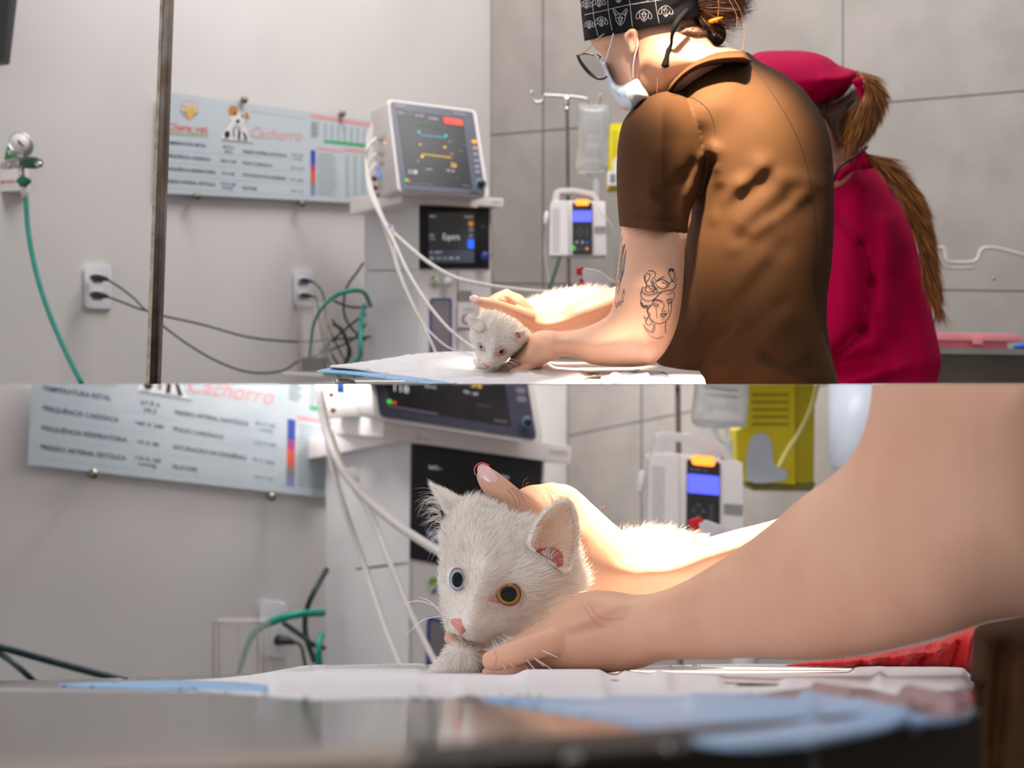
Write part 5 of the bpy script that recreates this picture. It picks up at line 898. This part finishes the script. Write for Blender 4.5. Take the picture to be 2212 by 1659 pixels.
make_cat(dict(base=P(1070, 800, 1.7), label='white cat crouching low in the upper scene, chin on the pad, held by its scruff', D=1.685, T=.042, R=52, s=.8, step=2.0, L=.010, rad=.00022, n=15000, reach=.05, eyeclear=.85, noser=8,
    head=[(1022, 706), (1034, 688), (1044, 676), (1062, 673), (1080, 677), (1097, 685), (1112, 693), (1126, 704), (1140, 718), (1141, 731), (1130, 744), (1116, 757), (1100, 770), (1086, 786), (1074, 796), (1060, 799), (1048, 795), (1037, 783), (1030, 768), (1026, 750), (1019, 728)],
    hb=[(1054, 784, 13, 11, .014), (1060, 765, 1062, 735, 9, .006), (1039, 748, 7, 8, -.003), (1083, 759, 9, 8, -.003), (1105, 750, 14, 12, .004), (1060, 700, 1075, 730, 14, .004)],
    ears=[([(1009, 684), (1013, 679), (1022, 681), (1034, 690), (1044, 700), (1048, 712), (1036, 716), (1024, 712), (1016, 706), (1010, 694)], 1.648, .010, 12, [(1026, 700, 9, 7, -.005)], None, None),
          ([(1088, 730), (1092, 722), (1106, 717), (1120, 713), (1131, 712), (1133, 722), (1129, 732), (1119, 738), (1104, 738), (1092, 736)], 1.655, .010, 10, [(1116, 726, 8, 6, -.006)], [(1100, 728), (1112, 720), (1126, 716), (1130, 724), (1124, 733), (1108, 735)], [(1110, 721), (1116, 717), (1121, 720), (1124, 730), (1114, 728)])],
    body=[([(1105, 700), (1132, 662), (1160, 645), (1195, 634), (1240, 626), (1275, 622), (1305, 625), (1332, 640), (1345, 690), (1300, 725), (1200, 735), (1130, 735)], 1.90, .075, 55, 4), ([(1022, 782), (1030, 768), (1050, 775), (1060, 790), (1050, 800), (1034, 797)], 1.73, .012, 12, 2)], bodyfur=[(9000, .020, .0003), (900, .006, .0002)],
    nosept=(1049, 788), tail=(1200, 690, 1.9), earroot=(1080, 740, 1.7),
    eyes=[(1039.5, 749.5, 6.4, 7.6, .45, .35, (-.35, -1, .05), -.5), (1083, 760, 8.8, 7.8, .5, 0, (0, -1, .05), -.5)],
    lids=[([(1031, 741), (1038, 742), (1045, 750), (1047, 757), (1040, 758), (1033, 750)], .9, .004), ([(1069, 766), (1075, 756), (1086, 751), (1095, 754), (1094, 762), (1085, 769), (1075, 769)], .9, .004)], pinkfill=[[(1068, 766), (1074, 760), (1080, 764), (1075, 768)]],
    nose=[(1042, 784), (1049, 785), (1059, 789), (1058, 793), (1052, 795), (1046, 791)], noseT=.004, nosebumps=[], mouth=[[(1052, 795), (1054, 799), (1062, 799), (1070, 795)]], mouthw=1.1,
    wr=[(1068, 790), (1070, 788), (1072, 786), (1066, 793), (1070, 792), (1040, 790)], wt=[(1112, 786, -.02), (1118, 780, -.02), (1122, 792, -.02), (1106, 794, -.02), (1118, 788, -.02), (1020, 796, -.01)], wrad=.0002))
# ================================================================= LOWER SCENE: the room behind
CUR[0] = 'lower'
wallB = plane3((60, 1400, 4.06), (700, 1400, 5.2), (60, 829, 4.0)); DC = float(wallB(1225, 1400))
greyB = plane3((1225, 1400, DC), (2212, 1400, 4.7), (1225, 829, float(wallB(1225, 829))))
mk('wall_left', [flat(rect(-420, 600, 1225, 1900), wallB, .12)], [WALL], smooth=False, kind='structure')
tiles('wall_right', greyB, [(560, 400), (942, 690), (1420, 1420), (1900, 2000)], [(1225, 1386), (1386, 1466), (1466, 2040), (2040, 2500)], kind='structure')
TF = lambda v: tuple(float(z) for z in v)
mB = homog([(359.5, 388), (362, 308), (675, 324), (675, 422)], [(88, 961), (95, 839), (628, 905), (625, 1049)])
board(mB, 1.6, lambda x, y: wallB(*mB(x, y))/1.6, 'glass wall chart at far left of the lower scene, blurred, with two bolts below')
hF = homog([(905, 441), (1057, 449), (905, 580), (1057, 580)], [(888, 957), (1170, 1001), (884, 1207), (1165, 1262)])
hL = homog([(787, 445), (905, 438), (787, 585), (905, 580)], [(704, 985), (886, 954), (704, 1238), (884, 1210)])
hM = homog([(843, 219), (1022, 243), (1047, 420), (865, 408)], [(775, 575), (1108, 640), (1156, 949), (818, 897)])
machine(hF, hL, hM, 1.7, 1.27, 'white anaesthesia machine behind the wide-eyed cat head in the lower scene, blurred', 'patient monitor cut off at the top of the lower scene, blurred dark screen', True)
# cables, cords
G2 = 'white cables blurred in the lower scene'
cable([(684, 780, 4.4), (694, 870, 4.3), (712, 950, 4.2), (748, 1025, 4.0), (800, 1085, 3.8), (860, 1135, 3.5), (905, 1165, 3.2), (950, 1192, 2.9), (1010, 1220, 2.6)], 10, 'thick blurred white cable sweeping down to the lower cat, across the dark panel', group=G2)
cable([(700, 900, 4.3), (716, 1000, 4.2), (745, 1100, 4.1), (790, 1230, 4.0), (830, 1350, 3.8), (870, 1450, 3.6)], 6.5, 'blurred white cable farthest left in front of the lower machine side', group=G2)
cable([(712, 930, 4.3), (745, 1020, 4.2), (800, 1110, 4.0), (840, 1210, 3.8), (890, 1330, 3.6), (950, 1450, 3.3)], 6.5, 'blurred white cable ending beneath the lower cat paw side', group=G2)
mk('cable_tag', [flat([(742, 1012), (770, 1008), (778, 1040), (752, 1046)], lambda x, y: 3.98+0*x, .01)], [PLA], label='blurred white tag on the cable bundle of the lower scene', cat='tag', smooth=False)
cable([(-500, 1330, 3.2), (-250, 1345, 3.3), (-80, 1374, 3.4), (0, 1397, 3.4), (110, 1428, 3.5), (250, 1466, 3.6), (330, 1490, 3.7)], 8, 'upper of two thick dark cords at the left edge, lower scene', m=CORD, name='cord', cat='cord')
cable([(-480, 1350, 3.2), (-240, 1355, 3.3), (-60, 1384, 3.35), (0, 1412, 3.4), (50, 1450, 3.4), (100, 1500, 3.5)], 6.5, 'lower of two thick dark cords at the left edge, lower scene', m=CORD, name='cord', cat='cord')
mJ = homog([(645, 648), (708, 648), (708, 806), (645, 806)], [(460, 1345), (572, 1345), (574, 1640), (462, 1640)])
jar(mJ, 1.13, 'blurred clear acrylic jar standing behind the lower white pad')
cable([(505, 1480, 4.6), (520, 1440, 4.6), (534, 1395, 4.6), (556, 1360, 4.6), (600, 1338, 4.6), (650, 1326, 4.6), (698, 1324, 4.7)], [4, 5, 6, 8, 9, 8, 8], 'blurred teal hose arching from the lower jar to the machine', m=TEAL, name='hose', cat='hose')
cable([(694, 1370, 4.65), (688, 1400, 4.6), (690, 1450, 4.6)], 7, 'short blurred teal hose beside the lower machine edge', m=TEAL, name='hose', cat='hose')
cable([(706, 1230, 4.9), (680, 1275, 4.8), (662, 1320, 4.8), (660, 1370, 4.8), (680, 1430, 4.8)], 6, 'blurred dark cord rising highest beside the lower machine', m=CORD, name='cord', cat='cord')
cable([(612, 1345, 4.7), (650, 1372, 4.7), (676, 1392, 4.7), (700, 1400, 4.75)], 5.5, 'blurred dark cord slanting down to the lower machine edge', m=CORD, name='cord', cat='cord')
mS = homog([(634, 581), (676, 581), (676, 661), (634, 661)], [(560, 1296), (618, 1300), (618, 1420), (560, 1416)])
socket(634, 581, 676, 661, [], lambda x, y: wallB(*mS(x, y))/1.27, 'blurred white wall socket above the teal hose, lower scene', '', mS, 1.27)
plug(596, 1382, 5.0, 1.5, [(650, 1395, 4.9), (660, 1440, 4.9), (672, 1500, 4.9)], 'blurred black plug below the lower wall socket', 3.5)
# pump, bag, carton
mP = homog([(1236.5, 437), (1279, 437), (1279, 550), (1236.5, 550)], [(1484, 992), (1556, 999), (1554, 1190), (1482, 1185)])
infusion_pump(mP, 1.3, 'blurred infusion pump with lit blue display and orange lamp, lower scene', 1.7)
mBg = homog([(1245, 228), (1312, 230), (1312, 374), (1242, 370)], [(1500, 650), (1622, 655), (1612, 925), (1494, 912)])
fluid_bag(mBg, 1.3, 'blurred clear fluid bag beside the yellow carton, lower scene', 1.7)
mk('drip_stand', [ptube([(1462, 700, 4.6), (1466, 1000, 4.6), (1470, 1500, 4.6)], 6, 12)], [MATS['stand_steel']], label='blurred steel stand pole behind the lower infusion pump', cat='drip stand')
sb = thing('sharps_box', tuple(P(1670, 1060, 4.6)), 'blurred yellow sharps carton with white label, lower scene', 'box')
fb = lambda x, y: 4.6+0*np.asarray(x, float)
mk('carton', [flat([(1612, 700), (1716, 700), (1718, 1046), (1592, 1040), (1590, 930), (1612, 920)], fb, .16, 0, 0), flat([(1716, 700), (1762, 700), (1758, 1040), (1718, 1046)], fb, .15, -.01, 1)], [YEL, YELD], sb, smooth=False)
mk('white_label', [flat(catmull([(1618, 960), (1630, 940), (1655, 938), (1668, 960), (1672, 1000), (1700, 1020), (1690, 1038), (1616, 1038)], True, 4), fb, .003, .004)], [mat('pale_label', (200, 206, 216), .5, noise=(20, (192, 198, 210)))], sb, smooth=False)
mk('carton_lines', [flat(rect(1624, 850+k*16, 1704, 855+k*16), fb, 0, .003) for k in range(5)], [MATS['olive_lines']], sb, smooth=False)
mk('carton_base_shadow', [flat([(1620, 1046), (1762, 1042), (1756, 1062), (1626, 1060)], fb, .16, -.01)], [mat('olive_shadow', (128, 120, 60), .6, noise=(10, (118, 110, 52)))], sb, smooth=False)  # shadow under the carton, built as an olive strip
cable([(1770, 800, 4.4), (1757, 868, 4.4), (1730, 930, 4.4), (1700, 975, 4.4), (1682, 1010, 4.4)], 5, 'blurred yellowish tube crossing the lower yellow carton', m=mat('yellow_tube', (214, 204, 120), .4, noise=(20, (204, 194, 110))), name='tubing', cat='tube')
mk('white_canister', [ptube([(1850, 700, 3.9), (1850, 1010, 3.9), (1850, 1060, 3.9)], [58, 60, 50], 28, spl=False) if False else tube([P(1852, 690, 3.9), P(1852, 1000, 3.9), P(1852, 1018, 3.9)], [.088, .088, .07], 32, spl=False)], [mat('bluish_white_plastic', (212, 218, 230), .35, noise=(10, (206, 212, 226)))], label='tall bluish white canister behind the near upper arm, lower scene', cat='canister')
spray(lambda x, y: (1490+(np.asarray(x, float)-1245)*1.75, 1120+(np.asarray(y, float)-577)*2.0), 1.25, 'blurred spray bottle with red nozzle behind the lower forearm', 2.6)

# ================================================================= LOWER SCENE: table, pad
tabB = lambda x, y: 71.55/(np.maximum(y, 1408)-1400)
tb_ = thing('steel_table', tuple(P(1000, 1640, .35)), 'polished steel table reflecting the cat, lower scene', 'table')
top_poly = [(-900, 1484), (120, 1468), (700, 1450), (1200, 1444), (2120, 1446), (2120, 1538), (1800, 1568), (1500, 1603), (900, 1642), (300, 1676), (-260, 1700), (-900, 1740)]
mk('table_top', [sheet(top_poly, lambda x, y: tabB(x, y)*1.004, .003, 14, spl=False)], [mat('polished_steel', (172, 168, 166), .085, 1.0, noise=(14, (162, 158, 156)))], tb_)
RIM = mat('dull_rim_steel', (176, 160, 146), .45, .25, noise=(6, (158, 142, 128)))
EDG = lambda x, y: tabB(x, np.interp(x, [-900, -260, 300, 900, 1500, 1800, 2120], [1738, 1698, 1675, 1641, 1602, 1567, 1537]))
mk('table_rim', [flat([(-900, 1738), (-260, 1698), (300, 1675), (880, 1642.2), (760, 1800), (-260, 1900), (-900, 1960)], EDG, .012)], [RIM], tb_, smooth=False)
mk('rim_dark_reflection', [flat([(880, 1642.2), (900, 1641), (1500, 1602), (1800, 1567), (2120, 1537), (2120, 1800), (760, 1800)], EDG, .012)], [mat('dark_reflection_brown', (48, 38, 30), .5, noise=(5, (38, 30, 24)))], tb_, smooth=False, label='right part of the table front with a dark reflection painted in')  # dark reflection on the steel front, painted as brown colour
mk('steel_rod', [ptube([(-100, 1489, .80), (0, 1491, .80), (200, 1494, .78), (425, 1497, .76)], 4.2, 12)], [CHROME], label='bright steel rod lying on the table at far left, lower scene', cat='rod')
pb = thing('absorbent_pad', tuple(P(1100, 1512, .9)), 'white absorbent pad with blue underside beneath the lower cat', 'pad')
mk('pad_paper', [sheet([(240, 1478), (330, 1472), (460, 1466), (560, 1455), (620, 1444), (670, 1437), (720, 1440), (800, 1438), (900, 1435), (960, 1437), (1100, 1439), (1300, 1440), (1450, 1437), (1600, 1434), (1750, 1436), (1900, 1442), (2000, 1446), (2088, 1452), (2088, 1490), (1900, 1504), (1700, 1508), (1500, 1512), (1300, 1512), (1100, 1508), (900, 1509), (700, 1510), (560, 1500), (400, 1488)], lambda x, y: tabB(x, y)*.985, .003, 7,
    [(1140, 1464, 1290, 1462, 14, .006), (1350, 1462, 1440, 1478, 8, .005), (1420, 1466, 1550, 1474, 7, .005), (900, 1448, 700, 1446, 10, .003), (1850, 1450, 2080, 1462, 7, .008), (1700, 1478, 1900, 1470, 8, .004), (600, 1480, 900, 1490, 10, .003), (1000, 1490, 1300, 1494, 10, .003), (1900, 1480, 2080, 1480, 8, .006)])], [PAPER], pb)
mk('pad_backing', [sheet([(118, 1479), (200, 1474), (320, 1470), (420, 1470), (520, 1474), (640, 1488), (700, 1500), (560, 1494), (400, 1488), (240, 1483)], lambda x, y: tabB(x, y)*.975, .002, 7)], [PADB], pb)
mk('pad_backing', [sheet([(1040, 1504), (1200, 1500), (1400, 1504), (1600, 1500), (1760, 1496), (1900, 1500), (2000, 1506), (2088, 1508), (2088, 1546), (1960, 1562), (1850, 1580), (1750, 1596), (1640, 1604), (1540, 1600), (1440, 1580), (1330, 1550), (1180, 1528)], lambda x, y: tabB(x, y)*.96, .002, 8, [(1500, 1520, 1750, 1540, 14, .003), (1750, 1510, 1950, 1550, 12, .003)])], [mat('blue_white_pad_edge', (176, 200, 228), .5, noise=(7, (132, 172, 216), 2))], pb, label='blue underside folded over the table edge')
mk('red_cloth', [inflate([(1700, 1436), (1800, 1424), (1880, 1414), (1960, 1398), (2040, 1378), (2112, 1356), (2108, 1452), (2000, 1450), (1900, 1446), (1800, 1442), (1720, 1440)], 1.32, .035, 26, 3.2, [(1850+k*34, 1440-(k % 3)*9, 1890+k*30, 1408-(k % 2)*12-k*3, 4.5, .010*(1 if k % 2 else -1)) for k in range(8)]+[(1830+k*40, 1430-k*4, 1880+k*40, 1424-k*5, 3.5, .007) for k in range(5)])], [mat('red_cloth', (226, 16, 30), .5, sheen=.3, noise=(9, (214, 12, 26)))], label='crumpled bright red cloth on the pad beneath the forearm, lower scene', cat='cloth')
mk('forceps', [ptube([(1250, 1469, 1.0), (1450, 1474, .95), (1690, 1481, .88)], [1.6, 3, 4], 8)], [DSTEEL], label='dark thin steel instrument on the lower pad, blurred', cat='instrument')
s2_ = thing('strap', tuple(P(1650, 1500, .85)), 'black strap end with grey wire hanging over the table edge, lower scene', 'strap')
mk('strap_end', [inflate([(1578, 1492), (1590, 1480), (1620, 1475), (1660, 1480), (1712, 1482), (1700, 1490), (1640, 1494), (1600, 1500)], .86, .008, 9, 3)], [MATS['dark_brown_leather']], s2_)
mk('wire_loop', [ptube([(1582, 1490, .82), (1620, 1502, .78), (1670, 1512, .72), (1710, 1530, .62), (1735, 1565, .5), (1750, 1610, .42), (1760, 1680, .38)], [4, 5, 6, 8, 9.5, 11, 12], 12)], [mat('grey_brown_wire', (112, 100, 94), .5, noise=(20, (100, 88, 82)))], s2_)
mk('film_sheet', [sheet([(1620, 1508), (1700, 1490), (1800, 1484), (1880, 1488), (1950, 1504), (2020, 1494), (2088, 1488), (2088, 1542), (2000, 1548), (1920, 1540), (1820, 1524), (1720, 1516)], lambda x, y: tabB(x, y)*.94, .002, 5, [(1760, 1496, 1960, 1530, 7, .006), (1950, 1500, 2060, 1530, 6, .006), (1850, 1510, 1980, 1545, 6, -.006)])], [mat('mauve_film', (146, 134, 150), .3, noise=(14, (104, 92, 108), 4), coat=.3)], label='crinkled mauve film by the tunic edge, lower scene', cat='film')

# ================================================================= LOWER SCENE: the vet's arms
vb_ = thing('person', tuple(P(1900, 1640, .9)), 'person seen only as two bare arms and dark brown tunic, holding the lower cat', 'person')
Dn = sint([1080, 1400, 1700, 2000, 2300], [1.27, 1.23, 1.02, .88, .84])
nearB = inflate([(1082, 1400), (1100, 1382), (1130, 1364), (1173, 1336), (1214, 1299), (1255, 1280), (1290, 1274), (1330, 1277), (1380, 1284), (1430, 1275), (1490, 1248), (1560, 1206), (1620, 1165), (1680, 1118), (1725, 1078), (1785, 1035), (1835, 988), (1862, 940), (1876, 890), (1884, 829), (1892, 740), (2330, 740), (2330, 1330), (2212, 1334), (2130, 1346), (2050, 1372), (1950, 1398), (1850, 1417), (1750, 1426), (1650, 1422), (1500, 1425), (1430, 1428), (1380, 1446), (1300, 1455), (1230, 1456), (1180, 1450), (1140, 1442), (1105, 1432), (1084, 1418)],
    Dn, sint([1080, 1300, 1500, 1800, 2100], [.024, .034, .042, .062, .072]), sint([1080, 1300, 1500, 1800, 2100], [42, 80, 105, 170, 230]), 5,
    [(1290, 1290, 1330, 1300, 20, .004), (1240, 1350, 1350, 1300, 9, .003), (1180, 1380, 1320, 1350, 7, -.002), (1420, 1300, 1440, 1420, 22, -.004)], blur=10)
thN = ptube([(1050, 1428, 1.235), (1075, 1424, 1.23), (1110, 1412, 1.225), (1150, 1398, 1.225), (1200, 1385, 1.235), (1250, 1375, 1.25)], [18, 25, 27, 28, 34, 38], 20, sub=6)
fiN = [ptube([(1046, 1452, 1.27), (1090, 1454, 1.265), (1150, 1446, 1.26), (1210, 1430, 1.26)], [11, 15, 18, 22], 16), ptube([(1056, 1446, 1.30), (1110, 1450, 1.295), (1170, 1440, 1.29)], [12, 15, 18], 16),
       ptube([(968, 1372, 1.345), (985, 1392, 1.34), (1020, 1415, 1.33), (1080, 1430, 1.32), (1160, 1430, 1.30)], [13, 15, 17, 19, 22], 16), ptube([(1000, 1420, 1.36), (1040, 1436, 1.35), (1110, 1442, 1.33)], [12, 15, 18], 16)]
farB = inflate([(1118, 1070), (1132, 1052), (1160, 1046), (1200, 1044), (1232, 1049), (1258, 1068), (1290, 1098), (1330, 1134), (1365, 1162), (1400, 1184), (1440, 1189), (1500, 1170), (1580, 1146), (1680, 1120), (1780, 1080), (1780, 1160), (1700, 1190), (1600, 1226), (1500, 1258), (1440, 1280), (1360, 1292), (1290, 1284), (1240, 1262), (1190, 1210), (1140, 1140)],
    lambda x, y: np.interp(x, [1100, 1300, 1500, 1800], [1.43, 1.45, 1.47, 1.45]), .042, 72, 4, [(1180, 1095, 1240, 1150, 16, .006), (1170, 1060, 1200, 1100, 5, -.005), (1185, 1055, 1215, 1085, 4, -.003), (1350, 1240, 1480, 1240, 20, .004), (1380, 1200, 1400, 1270, 16, -.005), (1218, 1058, 16, 12, .006)], blur=8)
thF = ptube([(1040, 1020, 1.395), (1054, 1034, 1.39), (1076, 1056, 1.385), (1102, 1078, 1.382), (1128, 1096, 1.384), (1160, 1118, 1.395), (1205, 1150, 1.42)], [15, 24, 28.5, 29, 29, 33, 40], 22, sub=6)
fiF = [ptube([(1200, 1060, 1.43), (1165, 1070, 1.44), (1130, 1095, 1.45), (1105, 1130, 1.44)], [20, 21, 19, 15], 16), ptube([(1225, 1070, 1.46), (1180, 1090, 1.47), (1140, 1120, 1.48), (1120, 1160, 1.47)], [20, 20, 18, 14], 16), ptube([(1250, 1085, 1.48), (1200, 1115, 1.50), (1160, 1150, 1.50), (1150, 1190, 1.49)], [19, 19, 17, 13], 16), ptube([(1275, 1110, 1.49), (1230, 1145, 1.51), (1190, 1180, 1.51)], [17, 16, 13], 16)]
coreB = [ptube([(1760, 1130, 1.43), (1900, 1050, 1.38), (2150, 950, 1.25), (2350, 1000, 1.1), (2340, 1200, .95)], [40, 60, 80, 90, 90], 18)]
CREASE = mat('skin_crease_shade', (206, 134, 108), .6, noise=(60, (216, 146, 120)))  # reddish crease lines, their shade drawn in as darker colour
def inkC(base):
    t_ = bvh([base])
    return [ink(t_, [([(1096, 1058), (1104, 1066), (1112, 1080), (1112, 1094)], 1.6), ([(1104, 1052), (1114, 1062), (1122, 1078), (1122, 1090)], 1.8), ([(1114, 1056), (1126, 1068), (1132, 1084)], 1.4), ([(1090, 1066), (1098, 1078), (1100, 1092)], 1.1),
        ([(1061, 1452), (1111, 1441), (1167, 1425), (1190, 1414)], 1.8), ([(1068, 1404), (1072, 1424), (1066, 1444)], 1.1), ([(1178, 1052), (1190, 1068), (1196, 1090)], 2), ([(1188, 1056), (1200, 1070), (1208, 1084)], 1.4),
        ([(1270, 1300), (1290, 1330), (1320, 1338), (1350, 1334)], .9), ([(1262, 1310), (1285, 1345), (1310, 1356)], .9)], 1.4, 1, 3)]
bodyB = mk('body', [nearB, thN, farB, thF]+fiN+fiF+coreB, [SKIN, CREASE], vb_, remesh=.0019, rsmooth=4, post=inkC)
nn = Vector((-.28, -.86, .42))
mk('fingernail', dome(P(1058, 1032, 1.388)+nn*.007, nn, .0082, .0165, .0042, [(1.0, 0)], tilt=.80), [NAIL], bodyB, fixn=False, label='long glossy pale nail')
mk('nail_edge', [ptube([(1027, 1026, 1.388), (1025, 1014, 1.386), (1030, 1004, 1.386), (1042, 1000, 1.386), (1056, 1005, 1.386)], 1.5, 8)], [MATS['red_nail_edge']], bodyB)
hairs = []
for x, y, a, l_ in ((1128, 1052, -1.3, 24), (1134, 1050, -1.0, 12), (1296, 1100, -.7, 12), (1232, 1050, -.8, 6), (1500, 1166, -2.2, 10), (1560, 1148, -2.0, 10), (1500, 1162, -.3, 14), (1620, 1132, -2.4, 9)): hairs.append(ptube([(x, y+3, 1.42), (x+l_*math.cos(a)*.6, y+l_*math.sin(a)*.6, 1.42), (x+l_*math.cos(a+.3), y+l_*math.sin(a+.3), 1.42)], [.7, .6, .3], 4))
mk('arm_hairs', hairs, [mat('fine_arm_hair', (150, 96, 60), .5)], vb_)
mk('scrub_top', [inflate([(2420, 1290), (2260, 1325), (2180, 1338), (2120, 1350), (2103, 1368), (2102, 1410), (2096, 1460), (2090, 1530), (2084, 1620), (2078, 1760), (2420, 1760)], .98, .10, 90, 6, [(2130, 1400, 2120, 1600, 12, .01), (2170, 1400, 2150, 1659, 14, -.014)], blur=8)], [TUN], vb_, label='dark brown tunic side')

# ================================================================= LOWER SCENE: the cat
make_cat(dict(base=P(1100, 1465, 1.33), label='white cat with one blue and one amber eye looking out, lower scene', D=1.36, T=.066, R=120, s=1.6, step=3.4, L=.020, rad=.00021, n=42000, reach=.15, noser=20,
    head=[(955, 1150), (968, 1122), (990, 1095), (1017, 1078), (1048, 1081), (1080, 1095), (1110, 1110), (1140, 1116), (1170, 1124), (1210, 1150), (1245, 1184), (1254, 1215), (1264, 1246), (1255, 1270), (1214, 1297), (1173, 1336), (1126, 1364), (1079, 1384), (1048, 1398), (1023, 1405), (996, 1395), (979, 1382), (966, 1364), (957, 1325), (951, 1262), (953, 1199)],
    hb=[(1012, 1362, 34, 24, .030), (1000, 1345, 16, 14, .008), (1006, 1340, 1035, 1230, 24, .016), (988, 1252, 20, 24, -.008), (1099, 1284, 26, 24, -.008), (1170, 1270, 45, 40, .008), (1080, 1150, 1060, 1230, 34, .006), (970, 1310, 14, 26, .006), (1060, 1365, 30, 18, .008), (1023, 1392, 20, 12, .010), (1040, 1300, 1070, 1330, 12, -.003)],
    ears=[([(929, 1043), (941, 1048), (960, 1056), (985, 1068), (1010, 1083), (1034, 1102), (1046, 1130), (1038, 1152), (1022, 1162), (998, 1150), (976, 1126), (956, 1100), (941, 1074)], 1.36, .014, 24, [(978, 1100, 24, 18, -.006), (940, 1050, 1020, 1150, 5, -.004)], None, None),
          ([(1137, 1180), (1138, 1164), (1150, 1137), (1172, 1106), (1198, 1084), (1220, 1077), (1236, 1086), (1247, 1112), (1250, 1143), (1248, 1184), (1240, 1220), (1222, 1238), (1200, 1226), (1172, 1204), (1150, 1194)], 1.300, .016, 24, [(1198, 1150, 30, 40, -.014), (1192, 1198, 20, 16, -.008)], [(1148, 1178), (1154, 1150), (1172, 1118), (1196, 1094), (1218, 1086), (1234, 1098), (1242, 1130), (1241, 1180), (1232, 1215), (1216, 1226), (1198, 1212), (1172, 1196)], [(1158, 1190), (1178, 1184), (1200, 1184), (1214, 1196), (1216, 1218), (1206, 1226), (1192, 1212), (1172, 1200)])],
    body=[([(1240, 1230), (1290, 1180), (1340, 1148), (1380, 1136), (1430, 1138), (1480, 1152), (1540, 1180), (1560, 1260), (1440, 1330), (1300, 1340), (1220, 1320)], 1.60, .09, 80, 6), ([(1000, 1385), (972, 1392), (954, 1416), (934, 1444), (930, 1456), (950, 1465), (992, 1470), (1026, 1462), (1044, 1444), (1042, 1416), (1034, 1396)], 1.335, .024, 30, 3.2)], bodyfur=[(22000, .022, .00028), (5200, .0095, .0002)],
    nosept=(995, 1352), tail=(1400, 1200, 1.6), earroot=(1150, 1220, 1.38),
    eyes=[(989, 1251.5, 18, 24.5, .66, 0, (-.12, -1, .04), -.95), (1099, 1282.5, 27, 25, .66, 0, (-.04, -1, .05), -.45)],
    lids=[([(971, 1250), (975, 1235), (983, 1227), (995, 1228), (1003, 1239), (1007, 1256), (1003, 1270), (994, 1276), (983, 1272), (975, 1264)], 1.3, .008), ([(1052, 1296), (1066, 1284), (1074, 1267), (1086, 1258), (1100, 1255.5), (1114, 1259), (1124, 1268), (1128, 1283), (1124, 1296), (1114, 1306), (1100, 1309), (1086, 1306), (1070, 1302)], 1.3, .008)], pinkfill=[[(1052, 1294), (1064, 1284), (1080, 1272), (1096, 1280), (1096, 1300), (1076, 1304)], [(958, 1340), (968, 1336), (966, 1352), (960, 1352)]],
    nose=[(972, 1341), (982, 1336), (1000, 1338), (1018, 1349), (1019, 1356), (1008, 1362), (998, 1370), (990, 1366), (982, 1357)], noseT=.010, nosebumps=[(1008, 1357, 4, 3, -.004), (980, 1349, 3, 3, -.003)], mouth=[[(995, 1368), (995, 1376), (1000, 1384), (1014, 1389), (1036, 1391)], [(994, 1376), (984, 1376), (978, 1370)]], mouthw=2.8,
    tufts=[(((944, 1075), (972, 1180)), 90, .35, 46, (2.9, .5, .00018, 1.37)), (((1148, 1196), (1216, 1240)), 130, .35, 46, (-1.65, -.4, .00026, 1.29)), (((1170, 1206), (1205, 1228)), 40, .3, 60, (-1.5, -.5, .0002, 1.285)), (((1000, 1082), (1100, 1104)), 60, .4, 16, (-1.3, .3, .00016, 1.37)), (((1240, 1190), (1262, 1260)), 60, .4, 18, (-.3, .3, .00016, 1.36))],
    wr=[(1070, 1372), (1078, 1370), (1084, 1366), (1074, 1376), (1082, 1374), (1064, 1378), (1090, 1372), (1060, 1380), (958, 1318), (958, 1330), (957, 1328), (958, 1340), (960, 1350), (962, 1335)], wt=[(1192, 1446, -.13), (1204, 1420, -.13), (1160, 1452, -.13), (1150, 1456, -.12), (1176, 1440, -.13), (1108, 1440, -.12), (1186, 1400, -.12), (1092, 1446, -.12), (866, 1306, -.01), (877, 1372, -.02), (916, 1395, -.02), (935, 1430, -.02), (924, 1370, -.02), (905, 1290, 0)], wrad=.0006))
# ================================================================= each scene ends at the level that divides them
def trim_at_level():
    bpy.context.view_layer.update()
    done = {}
    for o in [x for x in COL.objects if x.type == 'MESH']:
        up = SIDE.get(o.name, 'upper') == 'upper'; mw = o.matrix_world
        me = o.data; n = len(me.vertices)
        if n == 0: continue
        co = np.empty(n*3); me.vertices.foreach_get('co', co); z = co.reshape(-1, 3)[:, 2]+mw.translation.z
        if (up and z.min() >= -1e-5) or (not up and z.max() <= 1e-5): continue
        if (up and z.max() <= 0) or (not up and z.min() >= 0): bpy.data.objects.remove(o); continue
        bm = bmesh.new(); bm.from_mesh(me); lc = Vector((0, 0, -mw.translation.z))
        big = len(bm.faces) > 60000
        r = bmesh.ops.bisect_plane(bm, geom=bm.verts[:]+bm.edges[:]+bm.faces[:], dist=1e-7, plane_co=lc, plane_no=(0, 0, 1), clear_inner=up, clear_outer=not up)
        if not big:
            ce = [e for e in r['geom_cut'] if isinstance(e, bmesh.types.BMEdge) and e.is_valid]
            try: bmesh.ops.holes_fill(bm, edges=ce, sides=0)
            except Exception: pass
        bm.to_mesh(me); bm.free(); me.update()
trim_at_level()
for k in ('_w',):
    for o in COL.objects:
        if k in o: del o[k]
print('objects', len(COL.objects), 'verts', sum(len(o.data.vertices) for o in COL.objects if o.type == 'MESH'))
